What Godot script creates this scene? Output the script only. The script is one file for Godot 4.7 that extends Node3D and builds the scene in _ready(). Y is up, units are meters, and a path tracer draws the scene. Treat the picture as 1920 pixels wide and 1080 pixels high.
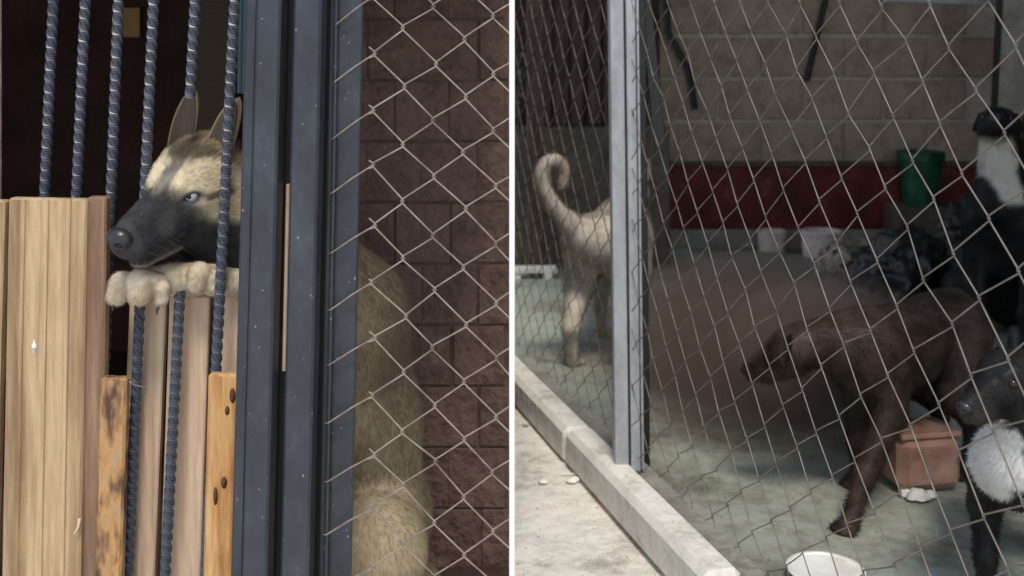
extends Node3D
# Two dog runs side by side, parted by a thin white sheet: a barred gate with a shepherd dog, and a block-walled kennel behind chain link.

const F := 1900.0     # lens, in pixels of the 1920 wide photograph
const HY := 150.0     # row of the horizon
const CH := 0.89      # eye height
var rng := RandomNumberGenerator.new()
var M := {}
var used := {}

# ---------------------------------------------------------------- helpers
func at(px: float, py: float, d: float) -> Vector3:
	return Vector3((px - 960.0) * d / F, CH - (py - HY) * d / F, -d)

func numbered(n: String) -> String:
	if not used.has(n):
		used[n] = 0
		return n
	used[n] += 1
	return "%s_%03d" % [n, used[n]]

func thing(called: String, label: String, category: String, pos := Vector3.ZERO, group := "") -> Node3D:
	var o := Node3D.new()
	o.name = numbered(called)
	add_child(o)
	o.position = pos
	tag(o, label, category, group)
	return o

func tag(o: Node3D, label: String, category: String, group := "", kind := "") -> void:
	if label != "": o.set_meta("label", label)
	if category != "": o.set_meta("category", category)
	if group != "": o.set_meta("group", group)
	if kind != "": o.set_meta("kind", kind)

func put(called: String, mesh: Mesh, m: Material, parent: Node3D = null, pos := Vector3.ZERO) -> MeshInstance3D:
	var o := MeshInstance3D.new()
	o.mesh = mesh
	o.material_override = m
	o.cast_shadow = GeometryInstance3D.SHADOW_CASTING_SETTING_ON
	if parent == null:
		o.name = numbered(called)
		add_child(o)
	else:
		o.name = called
		parent.add_child(o, true)
	o.position = pos
	return o

class MB:
	var v := PackedVector3Array()
	var n := PackedVector3Array()
	var c := PackedColorArray()
	var col := Color(1, 1, 1)
	var off := Vector3.ZERO
	var ref = null      # a point inside: faces turn away from it
	func tri(a: Vector3, b: Vector3, d: Vector3) -> void:
		var k := (d - a).cross(b - a).normalized()
		if ref != null and k.dot((a + b + d) / 3.0 - ref) < 0.0:
			var h := b
			b = d
			d = h
			k = -k
		v.append(a - off); v.append(b - off); v.append(d - off)
		for i in 3:
			n.append(k); c.append(col)
	func tri_n(a: Vector3, b: Vector3, d: Vector3, na: Vector3, nb: Vector3, nd: Vector3) -> void:
		if (d - a).cross(b - a).dot(na + nb + nd) < 0.0:
			v.append(a - off); v.append(d - off); v.append(b - off)
			n.append(na); n.append(nd); n.append(nb)
		else:
			v.append(a - off); v.append(b - off); v.append(d - off)
			n.append(na); n.append(nb); n.append(nd)
		c.append(col); c.append(col); c.append(col)
	func quad(a: Vector3, b: Vector3, d: Vector3, e: Vector3) -> void:
		tri(a, b, d); tri(a, d, e)
	# chamfered box: centre, half sizes, axes
	func box(o: Vector3, h: Vector3, ax := Basis.IDENTITY, bev := 0.002) -> void:
		var bv: float = min(bev, min(h.x, min(h.y, h.z)) * 0.45)
		ref = o
		var P := func(sx, sy, sz, w):
			var q := Vector3(h.x * sx, h.y * sy, h.z * sz)
			if w != 0: q.x -= bv * sx
			if w != 1: q.y -= bv * sy
			if w != 2: q.z -= bv * sz
			return o + ax * q
		for w in 3:
			for s in [-1, 1]:
				var pts := []
				for k in [[-1, -1], [1, -1], [1, 1], [-1, 1]]:
					var sg := [0, 0, 0]
					sg[w] = s
					sg[(w + 1) % 3] = k[0]
					sg[(w + 2) % 3] = k[1]
					pts.append(P.call(sg[0], sg[1], sg[2], w))
				if s > 0: quad(pts[3], pts[2], pts[1], pts[0])
				else: quad(pts[0], pts[1], pts[2], pts[3])
		if bv <= 0.0: return
		for w in 3:   # edges along axis w
			var u := (w + 1) % 3
			var t := (w + 2) % 3
			for su in [-1, 1]:
				for st in [-1, 1]:
					var a := [0, 0, 0]
					a[u] = su; a[t] = st
					var b := a.duplicate()
					a[w] = -1; b[w] = 1
					var p0: Vector3 = P.call(a[0], a[1], a[2], u)
					var p1: Vector3 = P.call(b[0], b[1], b[2], u)
					var p2: Vector3 = P.call(b[0], b[1], b[2], t)
					var p3: Vector3 = P.call(a[0], a[1], a[2], t)
					if su * st > 0: quad(p0, p1, p2, p3)
					else: quad(p3, p2, p1, p0)
		for sx in [-1, 1]:
			for sy in [-1, 1]:
				for sz in [-1, 1]:
					var a0: Vector3 = P.call(sx, sy, sz, 0)
					var a1: Vector3 = P.call(sx, sy, sz, 1)
					var a2: Vector3 = P.call(sx, sy, sz, 2)
					if sx * sy * sz > 0: tri(a2, a1, a0)
					else: tri(a0, a1, a2)
		ref = null
	func tube(path: Array, r: float, sides := 6, taper := 1.0) -> void:
		var up := Vector3(0.31, 0.9, 0.3).normalized()
		var rings := []
		for i in path.size():
			var t: Vector3 = (path[min(i + 1, path.size() - 1)] - path[max(i - 1, 0)]).normalized()
			if abs(t.dot(up)) > 0.98: up = Vector3(1, 0, 0.2).normalized()
			var x := t.cross(up).normalized()
			var y := x.cross(t)
			up = y
			var ring := []
			var rr: float = r * lerpf(1.0, taper, float(i) / max(1, path.size() - 1))
			for k in sides:
				var a := TAU * k / sides
				var dn := x * cos(a) + y * sin(a)
				ring.append([path[i] + dn * rr, dn])
			rings.append(ring)
		for i in rings.size() - 1:
			for k in sides:
				var p = rings[i][k]
				var q = rings[i][(k + 1) % sides]
				var s = rings[i + 1][(k + 1) % sides]
				var w = rings[i + 1][k]
				tri_n(p[0], s[0], q[0], p[1], s[1], q[1])
				tri_n(p[0], w[0], s[0], p[1], w[1], s[1])
		for k in range(1, sides - 1):
			ref = (path[0] + path[1]) * 0.5
			tri(rings[0][0][0], rings[0][k][0], rings[0][k + 1][0])
			var z: int = rings.size() - 1
			ref = (path[z] + path[z - 1]) * 0.5
			tri(rings[z][0][0], rings[z][k + 1][0], rings[z][k][0])
		ref = null
	# profile of [radius, height], turned about y
	func lathe(o: Vector3, prof: Array, sides := 32, sq := Vector2.ONE) -> void:
		for i in prof.size() - 1:
			var a: Vector2 = prof[i]
			var b: Vector2 = prof[i + 1]
			var e := b - a
			var nn := Vector2(e.y, -e.x).normalized()
			for k in sides:
				var t0 := TAU * k / sides
				var t1 := TAU * (k + 1) / sides
				var d0 := Vector3(cos(t0) * sq.x, 0, sin(t0) * sq.y)
				var d1 := Vector3(cos(t1) * sq.x, 0, sin(t1) * sq.y)
				var Y := Vector3.UP
				var n0 := (d0 * nn.x + Y * nn.y).normalized()
				var n1 := (d1 * nn.x + Y * nn.y).normalized()
				tri_n(o + d0 * a.x + Y * a.y, o + d1 * b.x + Y * b.y, o + d0 * b.x + Y * b.y, n0, n1, n0)
				tri_n(o + d0 * a.x + Y * a.y, o + d1 * a.x + Y * a.y, o + d1 * b.x + Y * b.y, n0, n1, n1)
	func mesh(colours := false) -> ArrayMesh:
		var arr := []
		arr.resize(Mesh.ARRAY_MAX)
		arr[Mesh.ARRAY_VERTEX] = v
		arr[Mesh.ARRAY_NORMAL] = n
		if colours: arr[Mesh.ARRAY_COLOR] = c
		var m := ArrayMesh.new()
		m.add_surface_from_arrays(Mesh.PRIMITIVE_TRIANGLES, arr)
		return m

# ---------------------------------------------------------------- bodies: smooth joined capsules, meshed as surface nets
class Body:
	var ty := PackedInt32Array()      # 0 capsule, 1 ellipsoid, 2 carved ellipsoid
	var A := PackedVector3Array()
	var B := PackedVector3Array()
	var R := PackedVector2Array()
	var K := PackedFloat32Array()
	var BX := []
	var V := PackedVector3Array()
	var N := PackedVector3Array()
	var I := PackedInt32Array()
	func cap(a: Vector3, b: Vector3, ra: float, rb: float, k := 0.02) -> void:
		ty.append(0); A.append(a); B.append(b); R.append(Vector2(ra, rb)); K.append(k); BX.append(null)
	func chain(pts: Array, rad: Array, k := 0.02) -> void:
		for i in pts.size() - 1:
			cap(pts[i], pts[i + 1], rad[i], rad[i + 1], k)
	func ell(c: Vector3, rad: Vector3, ax: Basis, k := 0.02, carve := false) -> void:
		ty.append(2 if carve else 1); A.append(c); B.append(rad); R.append(Vector2.ZERO); K.append(k); BX.append(ax.inverse())
	func one(i: int, p: Vector3) -> float:
		if ty[i] == 0:
			var a := A[i]
			var ba := B[i] - a
			var pa := p - a
			var h := clampf(pa.dot(ba) / maxf(ba.length_squared(), 1e-9), 0.0, 1.0)
			return (pa - ba * h).length() - lerpf(R[i].x, R[i].y, h)
		var q: Vector3 = BX[i] * (p - A[i])
		var r := B[i]
		var k0 := (q / r).length()
		var k1 := (q / (r * r)).length()
		return k0 * (k0 - 1.0) / maxf(k1, 1e-6)
	func field(p: Vector3, which: PackedInt32Array) -> float:
		var d := 1.0
		for i in which:
			var e := one(i, p)
			var k := K[i]
			if ty[i] == 2:
				var h := clampf(0.5 + 0.5 * (-e - d) / k, 0.0, 1.0)
				d = lerpf(d, -e, h) + k * h * (1.0 - h)
			elif d >= 1.0:
				d = e
			else:
				var h := clampf(0.5 + 0.5 * (d - e) / k, 0.0, 1.0)
				d = lerpf(d, e, h) - k * h * (1.0 - h)
		return d
	func build(lo: Vector3, hi: Vector3, s: float) -> void:
		var nb := 6
		var bx := int(ceil((hi.x - lo.x) / (s * nb)))
		var by := int(ceil((hi.y - lo.y) / (s * nb)))
		var bz := int(ceil((hi.z - lo.z) / (s * nb)))
		var nx := bx * nb + 1
		var ny := by * nb + 1
		var nz := bz * nb + 1
		var val := PackedFloat32Array()
		val.resize(nx * ny * nz)
		val.fill(9.0)
		var rad := s * nb * 0.87
		var all := PackedInt32Array()
		for i in ty.size(): all.append(i)
		var blocks := []
		for k in bz:
			for j in by:
				for i in bx:
					var c := lo + Vector3(i + 0.5, j + 0.5, k + 0.5) * (s * nb)
					var d := field(c, all)
					if absf(d) > rad * 1.7 + 0.02: continue
					var near := PackedInt32Array()
					for m in all:
						if one(m, c) < maxf(d, 0.0) + rad * 2.4 + K[m]: near.append(m)
					if near.is_empty(): continue
					blocks.append(Vector3i(i, j, k))
					for z in range(k * nb, k * nb + nb + 1):
						for y in range(j * nb, j * nb + nb + 1):
							var row := (z * ny + y) * nx
							for x in range(i * nb, i * nb + nb + 1):
								if val[row + x] == 9.0:
									val[row + x] = field(lo + Vector3(x, y, z) * s, near)
		var ids := {}
		var cells := PackedInt32Array()
		var sx := [0, 1, 0, 1, 0, 1, 0, 1]
		var sy := [0, 0, 1, 1, 0, 0, 1, 1]
		var sz := [0, 0, 0, 0, 1, 1, 1, 1]
		var ed := [[0, 1], [2, 3], [4, 5], [6, 7], [0, 2], [1, 3], [4, 6], [5, 7], [0, 4], [1, 5], [2, 6], [3, 7]]
		var first := V.size()
		for b in blocks:
			for z in range(b.z * nb, b.z * nb + nb):
				for y in range(b.y * nb, b.y * nb + nb):
					for x in range(b.x * nb, b.x * nb + nb):
						var q := (z * ny + y) * nx + x
						var g0 := val[q]
						var f := [g0, val[q + 1], val[q + nx], val[q + nx + 1], val[q + nx * ny], val[q + nx * ny + 1], val[q + nx * ny + nx], val[q + nx * ny + nx + 1]]
						var neg := 0
						for e in f:
							if e < 0.0: neg += 1
						if neg == 0 or neg == 8: continue
						var sum := Vector3.ZERO
						var cnt := 0
						for e in ed:
							var fa: float = f[e[0]]
							var fb: float = f[e[1]]
							if (fa < 0.0) != (fb < 0.0):
								var t := fa / (fa - fb)
								sum += Vector3(lerpf(sx[e[0]], sx[e[1]], t), lerpf(sy[e[0]], sy[e[1]], t), lerpf(sz[e[0]], sz[e[1]], t))
								cnt += 1
						ids[q] = V.size()
						cells.append(q)
						V.append(lo + (Vector3(x, y, z) + sum / cnt) * s)
						N.append(Vector3(f[1] + f[3] + f[5] + f[7] - f[0] - f[2] - f[4] - f[6], f[2] + f[3] + f[6] + f[7] - f[0] - f[1] - f[4] - f[5], f[4] + f[5] + f[6] + f[7] - f[0] - f[1] - f[2] - f[3]).normalized())
		for q in cells:
			var a := val[q] < 0.0
			for w in 3:
				var st: int = [1, nx, nx * ny][w]
				var u: int = [nx, nx * ny, 1][w]
				var t: int = [nx * ny, 1, nx][w]
				if (val[q + st] < 0.0) == a: continue
				if not (ids.has(q - u) and ids.has(q - t) and ids.has(q - u - t)): continue
				var i0: int = ids[q]
				var i1: int = ids[q - u]
				var i2: int = ids[q - u - t]
				var i3: int = ids[q - t]
				if a: I.append_array(PackedInt32Array([i0, i1, i2, i0, i2, i3]))
				else: I.append_array(PackedInt32Array([i0, i2, i1, i0, i3, i2]))
	func mesh(off: Vector3, paint: Callable) -> ArrayMesh:
		var arr := []
		arr.resize(Mesh.ARRAY_MAX)
		var vv := PackedVector3Array()
		var cc := PackedColorArray()
		for i in V.size():
			vv.append(V[i] - off)
			cc.append(paint.call(V[i], N[i]))
		for t in range(0, I.size(), 3):
			if (V[I[t + 2]] - V[I[t]]).cross(V[I[t + 1]] - V[I[t]]).dot(N[I[t]] + N[I[t + 1]] + N[I[t + 2]]) < 0.0:
				var h := I[t + 1]
				I[t + 1] = I[t + 2]
				I[t + 2] = h
		arr[Mesh.ARRAY_VERTEX] = vv
		arr[Mesh.ARRAY_NORMAL] = N
		arr[Mesh.ARRAY_COLOR] = cc
		arr[Mesh.ARRAY_INDEX] = I
		var m := ArrayMesh.new()
		m.add_surface_from_arrays(Mesh.PRIMITIVE_TRIANGLES, arr)
		return m
	# blades of hair: coat(p) gives [length, groom direction]
	func fur(off: Vector3, count: int, paint: Callable, coat: Callable, seed_: int) -> ArrayMesh:
		var r := RandomNumberGenerator.new()
		r.seed = seed_
		var areas := PackedFloat32Array()
		var tot := 0.0
		for t in range(0, I.size(), 3):
			tot += (V[I[t + 1]] - V[I[t]]).cross(V[I[t + 2]] - V[I[t]]).length()
			areas.append(tot)
		var vv := PackedVector3Array()
		var nn := PackedVector3Array()
		var cc := PackedColorArray()
		for q in count:
			var t := areas.bsearch(r.randf() * tot)
			t = mini(t, areas.size() - 1) * 3
			var a := r.randf()
			var b := r.randf()
			if a + b > 1.0:
				a = 1.0 - a; b = 1.0 - b
			var p := V[I[t]] * (1.0 - a - b) + V[I[t + 1]] * a + V[I[t + 2]] * b
			var nrm := (N[I[t]] * (1.0 - a - b) + N[I[t + 1]] * a + N[I[t + 2]] * b).normalized()
			var how: Array = coat.call(p)
			var len: float = how[0] * r.randf_range(0.6, 1.25)
			if len < 0.001: continue
			var g: Vector3 = how[1] + Vector3(r.randfn(0, 0.16), r.randfn(0, 0.16), r.randfn(0, 0.16))
			g = (g - nrm * g.dot(nrm)).normalized()
			var dir := (g * 0.86 + nrm * r.randf_range(0.16, 0.55)).normalized()
			var side := dir.cross(nrm).normalized() * len * 0.055
			var k: Color = paint.call(p, nrm)
			k = k * r.randf_range(0.7, 1.3)
			k.a = 1.0
			var n2 := (nrm + dir * 0.15).normalized()
			if (dir * len + side).cross(side).dot(n2) < 0.0: side = -side
			vv.append(p - side - off - nrm * 0.001); vv.append(p + side - off - nrm * 0.001); vv.append(p + dir * len - off)
			nn.append(n2); nn.append(n2); nn.append(n2)
			cc.append(k); cc.append(k); cc.append(k)
		var arr := []
		arr.resize(Mesh.ARRAY_MAX)
		arr[Mesh.ARRAY_VERTEX] = vv
		arr[Mesh.ARRAY_NORMAL] = nn
		arr[Mesh.ARRAY_COLOR] = cc
		var m := ArrayMesh.new()
		m.add_surface_from_arrays(Mesh.PRIMITIVE_TRIANGLES, arr)
		return m

# ---------------------------------------------------------------- textures and materials
func noise_bytes(size: int, freq: float, oct: int, sd: int, kind := FastNoiseLite.TYPE_SIMPLEX_SMOOTH) -> PackedByteArray:
	var f := FastNoiseLite.new()
	f.noise_type = kind
	f.seed = sd
	f.frequency = freq
	f.fractal_octaves = oct
	var im := f.get_seamless_image(size, size)
	im.convert(Image.FORMAT_L8)
	return im.get_data()

# layers: [[frequency, octaves, weight, seed], ...]; ramp: [[value, sRGB colour], ...]
func ramp_texture(size: int, layers: Array, ramp: Array, specks := []) -> ImageTexture:
	var maps := []
	var tw := 0.0
	for l in layers:
		maps.append(noise_bytes(size, l[0], l[1], l[3]))
		tw += l[2]
	var lut := []
	for i in 256:
		var x := i / 255.0
		var c: Color = ramp[ramp.size() - 1][1]
		for k in ramp.size() - 1:
			if x <= ramp[k + 1][0]:
				c = ramp[k][1].lerp(ramp[k + 1][1], clampf((x - ramp[k][0]) / (ramp[k + 1][0] - ramp[k][0]), 0.0, 1.0))
				break
		lut.append([int(c.r * 255), int(c.g * 255), int(c.b * 255)])
	var out := PackedByteArray()
	out.resize(size * size * 3)
	var ws := []
	for l in layers: ws.append(l[2] / tw)
	for i in size * size:
		var s := 0.0
		for k in maps.size(): s += maps[k][i] * ws[k]
		var c = lut[clampi(int(s), 0, 255)]
		out[i * 3] = c[0]; out[i * 3 + 1] = c[1]; out[i * 3 + 2] = c[2]
	var im := Image.create_from_data(size, size, false, Image.FORMAT_RGB8, out)
	if specks.size() > 0:
		var r := RandomNumberGenerator.new()
		r.seed = 77
		for q in int(specks[0]):
			var w := r.randi_range(1, int(specks[2]))
			im.fill_rect(Rect2i(r.randi_range(0, size - 6), r.randi_range(0, size - 6), w, r.randi_range(1, int(specks[2]))), specks[1])
	return ImageTexture.create_from_image(im)

func bump_texture(size: int, freq: float, oct: int, sd: int, strength: float) -> ImageTexture:
	var im := Image.create_from_data(size, size, false, Image.FORMAT_L8, noise_bytes(size, freq, oct, sd))
	im.convert(Image.FORMAT_RGBA8)
	im.bump_map_to_normal_map(strength)
	return ImageTexture.create_from_image(im)

func S(r: int, g: int, b: int) -> Color:
	return Color(r / 255.0, g / 255.0, b / 255.0)

func mat(tex: Texture2D, scale: Vector3, rough: float, nrm: Texture2D = null, ns := 1.0, metal := 0.0) -> StandardMaterial3D:
	var m := StandardMaterial3D.new()
	m.albedo_texture = tex
	m.uv1_triplanar = true
	m.uv1_world_triplanar = true
	m.uv1_scale = scale
	m.roughness = rough
	m.metallic = metal
	if nrm:
		m.normal_enabled = true
		m.normal_texture = nrm
		m.normal_scale = ns
	return m

func plain(c: Color, rough: float, metal := 0.0) -> StandardMaterial3D:
	var m := StandardMaterial3D.new()
	m.albedo_color = c
	m.roughness = rough
	m.metallic = metal
	return m

func coat_material(rough: float) -> StandardMaterial3D:
	var m := StandardMaterial3D.new()
	m.vertex_color_use_as_albedo = true
	m.roughness = rough
	m.metallic_specular = 0.3
	return m

func materials() -> void:
	var nb := bump_texture(512, 0.02, 5, 3, 6.0)
	var nf := bump_texture(512, 0.06, 4, 9, 4.0)
	M.bump = nb
	# boards: streaks run along y because the scale across is larger
	M.board = mat(ramp_texture(512, [[0.006, 3, 1.0, 5], [0.03, 4, 0.55, 6]], [[0.0, S(94, 72, 50)], [0.3, S(136, 110, 80)], [0.48, S(168, 142, 108)], [0.66, S(190, 164, 128)], [0.8, S(178, 150, 116)], [1.0, S(148, 120, 90)]]), Vector3(4.2, 0.26, 4.2), 0.62, nf, 0.35)
	M.board_dark = mat(ramp_texture(512, [[0.008, 3, 1.0, 15], [0.03, 4, 0.6, 16]], [[0.0, S(92, 70, 54)], [0.45, S(134, 106, 84)], [0.75, S(158, 128, 104)], [1.0, S(116, 90, 70)]]), Vector3(5.0, 0.3, 5.0), 0.65, nf, 0.35)
	M.board_pale = mat(ramp_texture(512, [[0.007, 3, 1.0, 25], [0.03, 4, 0.5, 26]], [[0.0, S(150, 122, 98)], [0.4, S(196, 168, 142)], [0.7, S(218, 194, 168)], [1.0, S(180, 152, 126)]]), Vector3(5.0, 0.25, 5.0), 0.62, nf, 0.3)
	M.board_old = mat(ramp_texture(512, [[0.01, 4, 1.0, 35], [0.03, 4, 0.6, 36]], [[0.0, S(44, 32, 28)], [0.32, S(92, 66, 50)], [0.46, S(146, 112, 80)], [0.58, S(184, 138, 86)], [0.7, S(172, 140, 104)], [1.0, S(186, 166, 140)]]), Vector3(5.0, 1.6, 5.0), 0.75, nb, 0.6)
	M.board_orange = mat(ramp_texture(512, [[0.009, 4, 1.0, 45], [0.03, 4, 0.6, 46]], [[0.0, S(108, 68, 36)], [0.34, S(164, 116, 66)], [0.55, S(194, 148, 94)], [0.75, S(206, 170, 122)], [1.0, S(180, 134, 86)]]), Vector3(6.5, 0.6, 6.5), 0.7, nb, 0.5)
	M.knot = plain(S(92, 58, 32), 0.8)
	M.plank_grey = mat(ramp_texture(512, [[0.01, 4, 1.0, 55], [0.03, 4, 0.6, 56]], [[0.0, S(38, 30, 26)], [0.5, S(76, 62, 53)], [1.0, S(112, 96, 82)]]), Vector3(6.0, 0.6, 6.0), 0.8, nb, 0.5)
	# steel
	M.steel = mat(ramp_texture(512, [[0.008, 4, 1.0, 65], [0.05, 3, 0.4, 66]], [[0.0, S(38, 41, 48)], [0.5, S(51, 55, 63)], [1.0, S(70, 74, 82)]], [190, S(146, 152, 160), 2]), Vector3(2.2, 1.4, 2.2), 0.42, nf, 0.12, 0.0)
	M.bar = plain(S(66, 71, 83), 0.33, 0.0)
	M.galv = mat(ramp_texture(512, [[0.008, 4, 1.0, 75], [0.05, 3, 0.5, 76]], [[0.0, S(136, 138, 142)], [0.5, S(168, 170, 176)], [1.0, S(192, 194, 198)]]), Vector3(2.4, 1.2, 2.4), 0.42, nf, 0.1, 0.2)
	M.black = plain(S(26, 27, 30), 0.5)
	M.wire = mat(ramp_texture(128, [[0.03, 3, 1.0, 81]], [[0.0, S(100, 86, 78)], [0.5, S(146, 132, 122)], [1.0, S(178, 166, 156)]]), Vector3(7, 7, 7), 0.5, null, 1.0, 0.15)
	M.wire_bright = mat(ramp_texture(128, [[0.03, 3, 1.0, 83]], [[0.0, S(88, 80, 74)], [0.5, S(122, 113, 105)], [1.0, S(152, 144, 136)]]), Vector3(7, 7, 7), 0.5, null, 1.0, 0.15)
	# masonry
	for i in 3:
		M["brick%d" % i] = mat(ramp_texture(512, [[0.008, 5, 1.0, 90 + i], [0.05, 4, 0.7, 95 + i]], [[0.0, S(60, 44, 38)], [0.45, S(84 + i * 4, 63 + i * 3, 55 + i * 3)], [0.75, S(98, 76, 66)], [1.0, S(128, 108, 96)]]), Vector3(2.5, 2.5, 2.5), 0.85, nb, 1.5)
		M["block%d" % i] = mat(ramp_texture(512, [[0.008, 5, 1.0, 110 + i], [0.06, 4, 0.7, 115 + i]], [[0.0, S(132, 116, 102)], [0.45, S(172 + i * 5, 156 + i * 5, 140 + i * 5)], [0.75, S(188, 172, 156)], [1.0, S(202, 188, 172)]]), Vector3(1.6, 1.6, 1.6), 0.9, nb, 0.7)
	M.mortar_dark = mat(ramp_texture(256, [[0.02, 4, 1.0, 121]], [[0.0, S(60, 45, 39)], [1.0, S(96, 76, 67)]]), Vector3(3, 3, 3), 0.95, nb, 0.6)
	M.mortar = mat(ramp_texture(256, [[0.02, 4, 1.0, 123]], [[0.0, S(196, 186, 174)], [1.0, S(226, 218, 208)]]), Vector3(3, 3, 3), 0.95, nb, 0.6)
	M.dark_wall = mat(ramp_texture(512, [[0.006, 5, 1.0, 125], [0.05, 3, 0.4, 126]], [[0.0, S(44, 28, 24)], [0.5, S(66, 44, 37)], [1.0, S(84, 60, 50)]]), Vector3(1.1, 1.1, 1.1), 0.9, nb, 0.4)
	M.red_wall = mat(ramp_texture(512, [[0.007, 5, 1.0, 131], [0.05, 4, 0.5, 132]], [[0.0, S(72, 30, 26)], [0.4, S(100, 35, 30)], [0.62, S(116, 46, 40)], [0.75, S(126, 76, 66)], [1.0, S(138, 106, 94)]]), Vector3(1.2, 1.2, 1.2), 0.7, nb, 0.4)
	M.render_grey = mat(ramp_texture(512, [[0.006, 5, 1.0, 135], [0.05, 4, 0.5, 136]], [[0.0, S(66, 58, 50)], [0.5, S(98, 87, 76)], [1.0, S(124, 112, 98)]]), Vector3(1.1, 1.1, 1.1), 0.9, nb, 0.5)
	M.floor = mat(ramp_texture(1024, [[0.004, 5, 1.0, 141], [0.03, 5, 0.55, 142], [0.12, 2, 0.25, 143]], [[0.0, S(88, 82, 72)], [0.35, S(130, 130, 118)], [0.55, S(154, 160, 148)], [0.8, S(170, 176, 164)], [1.0, S(190, 188, 176)]], [900, S(104, 98, 84), 3]), Vector3(0.62, 0.62, 0.62), 0.55, nb, 0.35)
	M.ground = mat(ramp_texture(1024, [[0.004, 5, 1.0, 151], [0.03, 5, 0.6, 152], [0.12, 2, 0.3, 153]], [[0.0, S(140, 132, 120)], [0.3, S(188, 184, 174)], [0.48, S(218, 216, 208)], [0.7, S(230, 228, 220)], [0.84, S(218, 196, 188)], [1.0, S(232, 226, 218)]], [1400, S(128, 120, 108), 3]), Vector3(0.8, 0.8, 0.8), 0.9, nb, 0.7)
	M.kerb = mat(ramp_texture(512, [[0.006, 5, 1.0, 161], [0.05, 4, 0.6, 162]], [[0.0, S(160, 154, 142)], [0.35, S(214, 212, 202)], [0.6, S(232, 230, 222)], [1.0, S(238, 236, 230)]], [260, S(140, 132, 118), 3]), Vector3(1.8, 1.8, 1.8), 0.85, nb, 0.6)
	M.kerb_grey = mat(ramp_texture(512, [[0.006, 5, 1.0, 165], [0.05, 4, 0.6, 166]], [[0.0, S(116, 112, 102)], [0.5, S(156, 154, 144)], [1.0, S(186, 184, 174)]]), Vector3(1.8, 1.8, 1.8), 0.88, nb, 0.7)
	M.white_sheet = plain(S(238, 238, 236), 0.55)
	M.white_plastic = mat(ramp_texture(256, [[0.01, 4, 1.0, 171]], [[0.0, S(206, 204, 196)], [0.4, S(232, 231, 226)], [1.0, S(242, 242, 238)]]), Vector3(4, 4, 4), 0.35)
	M.dish = mat(ramp_texture(256, [[0.02, 4, 1.0, 173]], [[0.0, S(186, 166, 156)], [0.5, S(226, 212, 204)], [1.0, S(236, 226, 220)]]), Vector3(5, 5, 5), 0.4)
	M.green = mat(ramp_texture(256, [[0.01, 4, 1.0, 175]], [[0.0, S(10, 58, 40)], [0.6, S(18, 88, 60)], [1.0, S(60, 116, 92)]]), Vector3(3, 3, 3), 0.4)
	M.tub = mat(ramp_texture(256, [[0.012, 4, 1.0, 177]], [[0.0, S(120, 88, 76)], [0.5, S(158, 120, 106)], [1.0, S(178, 142, 128)]]), Vector3(4, 4, 4), 0.32)
	M.rag = mat(ramp_texture(256, [[0.016, 3, 1.0, 185]], [[0.0, S(40, 36, 32)], [0.42, S(84, 76, 68)], [0.52, S(164, 154, 140)], [1.0, S(186, 176, 164)]]), Vector3(4.5, 4.5, 4.5), 0.9, nf, 0.7)
	M.bag = plain(S(24, 25, 26), 0.42)
	M.bag_grey = plain(S(76, 75, 72), 0.5)
	M.paper = plain(S(232, 230, 224), 0.7)
	M.yellow = plain(S(170, 140, 84), 0.6)
	M.teal = plain(S(58, 92, 96), 0.45)
	M.olive = plain(S(92, 80, 66), 0.85)
	M.plaster = mat(ramp_texture(256, [[0.02, 4, 1.0, 191]], [[0.0, S(150, 118, 104)], [1.0, S(206, 180, 164)]]), Vector3(4, 4, 4), 0.9, nb, 0.5)
	M.roof = mat(ramp_texture(256, [[0.02, 4, 1.0, 193]], [[0.0, S(96, 92, 88)], [1.0, S(128, 124, 120)]]), Vector3(1, 1, 1), 0.7)
	M.leaf = plain(S(58, 84, 40), 0.55)
	M.leaf.backlight_enabled = true
	M.leaf.backlight = S(40, 70, 20)
	M.coat = coat_material(0.75)
	M.coat_short = coat_material(0.5)
	M.nose = plain(S(40, 40, 43), 0.32)
	M.eye_pale = plain(S(176, 188, 192), 0.08)
	M.eye_dark = plain(S(34, 24, 18), 0.06)
	M.pupil = plain(S(10, 10, 12), 0.08)
	M.claw = plain(S(52, 44, 38), 0.4)

# ---------------------------------------------------------------- pieces
# a long bar through two image points at one depth, down to the floor or to py_end
func lean_bar(mb: MB, px_top: float, px_low: float, d: float, wide: float, deep: float, py_start := -130.0, py_end := 99999.0, bev := 0.002) -> void:
	var t := at(px_top, 0, d)
	var l := at(px_low, 1080, d)
	var dir := (t - l).normalized()
	var top := t + dir * ((0.0 - py_start) * d / F) / dir.y
	var low := l - dir * (l.y / dir.y)
	if py_end < 99990.0: low = t - dir * (py_end * d / F) / dir.y
	var x := Vector3.FORWARD.cross(dir).normalized() * -1.0
	var z := x.cross(dir).normalized()
	mb.box((top + low) * 0.5, Vector3(wide * 0.5, (top - low).length() * 0.5, deep * 0.5), Basis(x, dir, z), bev)

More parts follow.
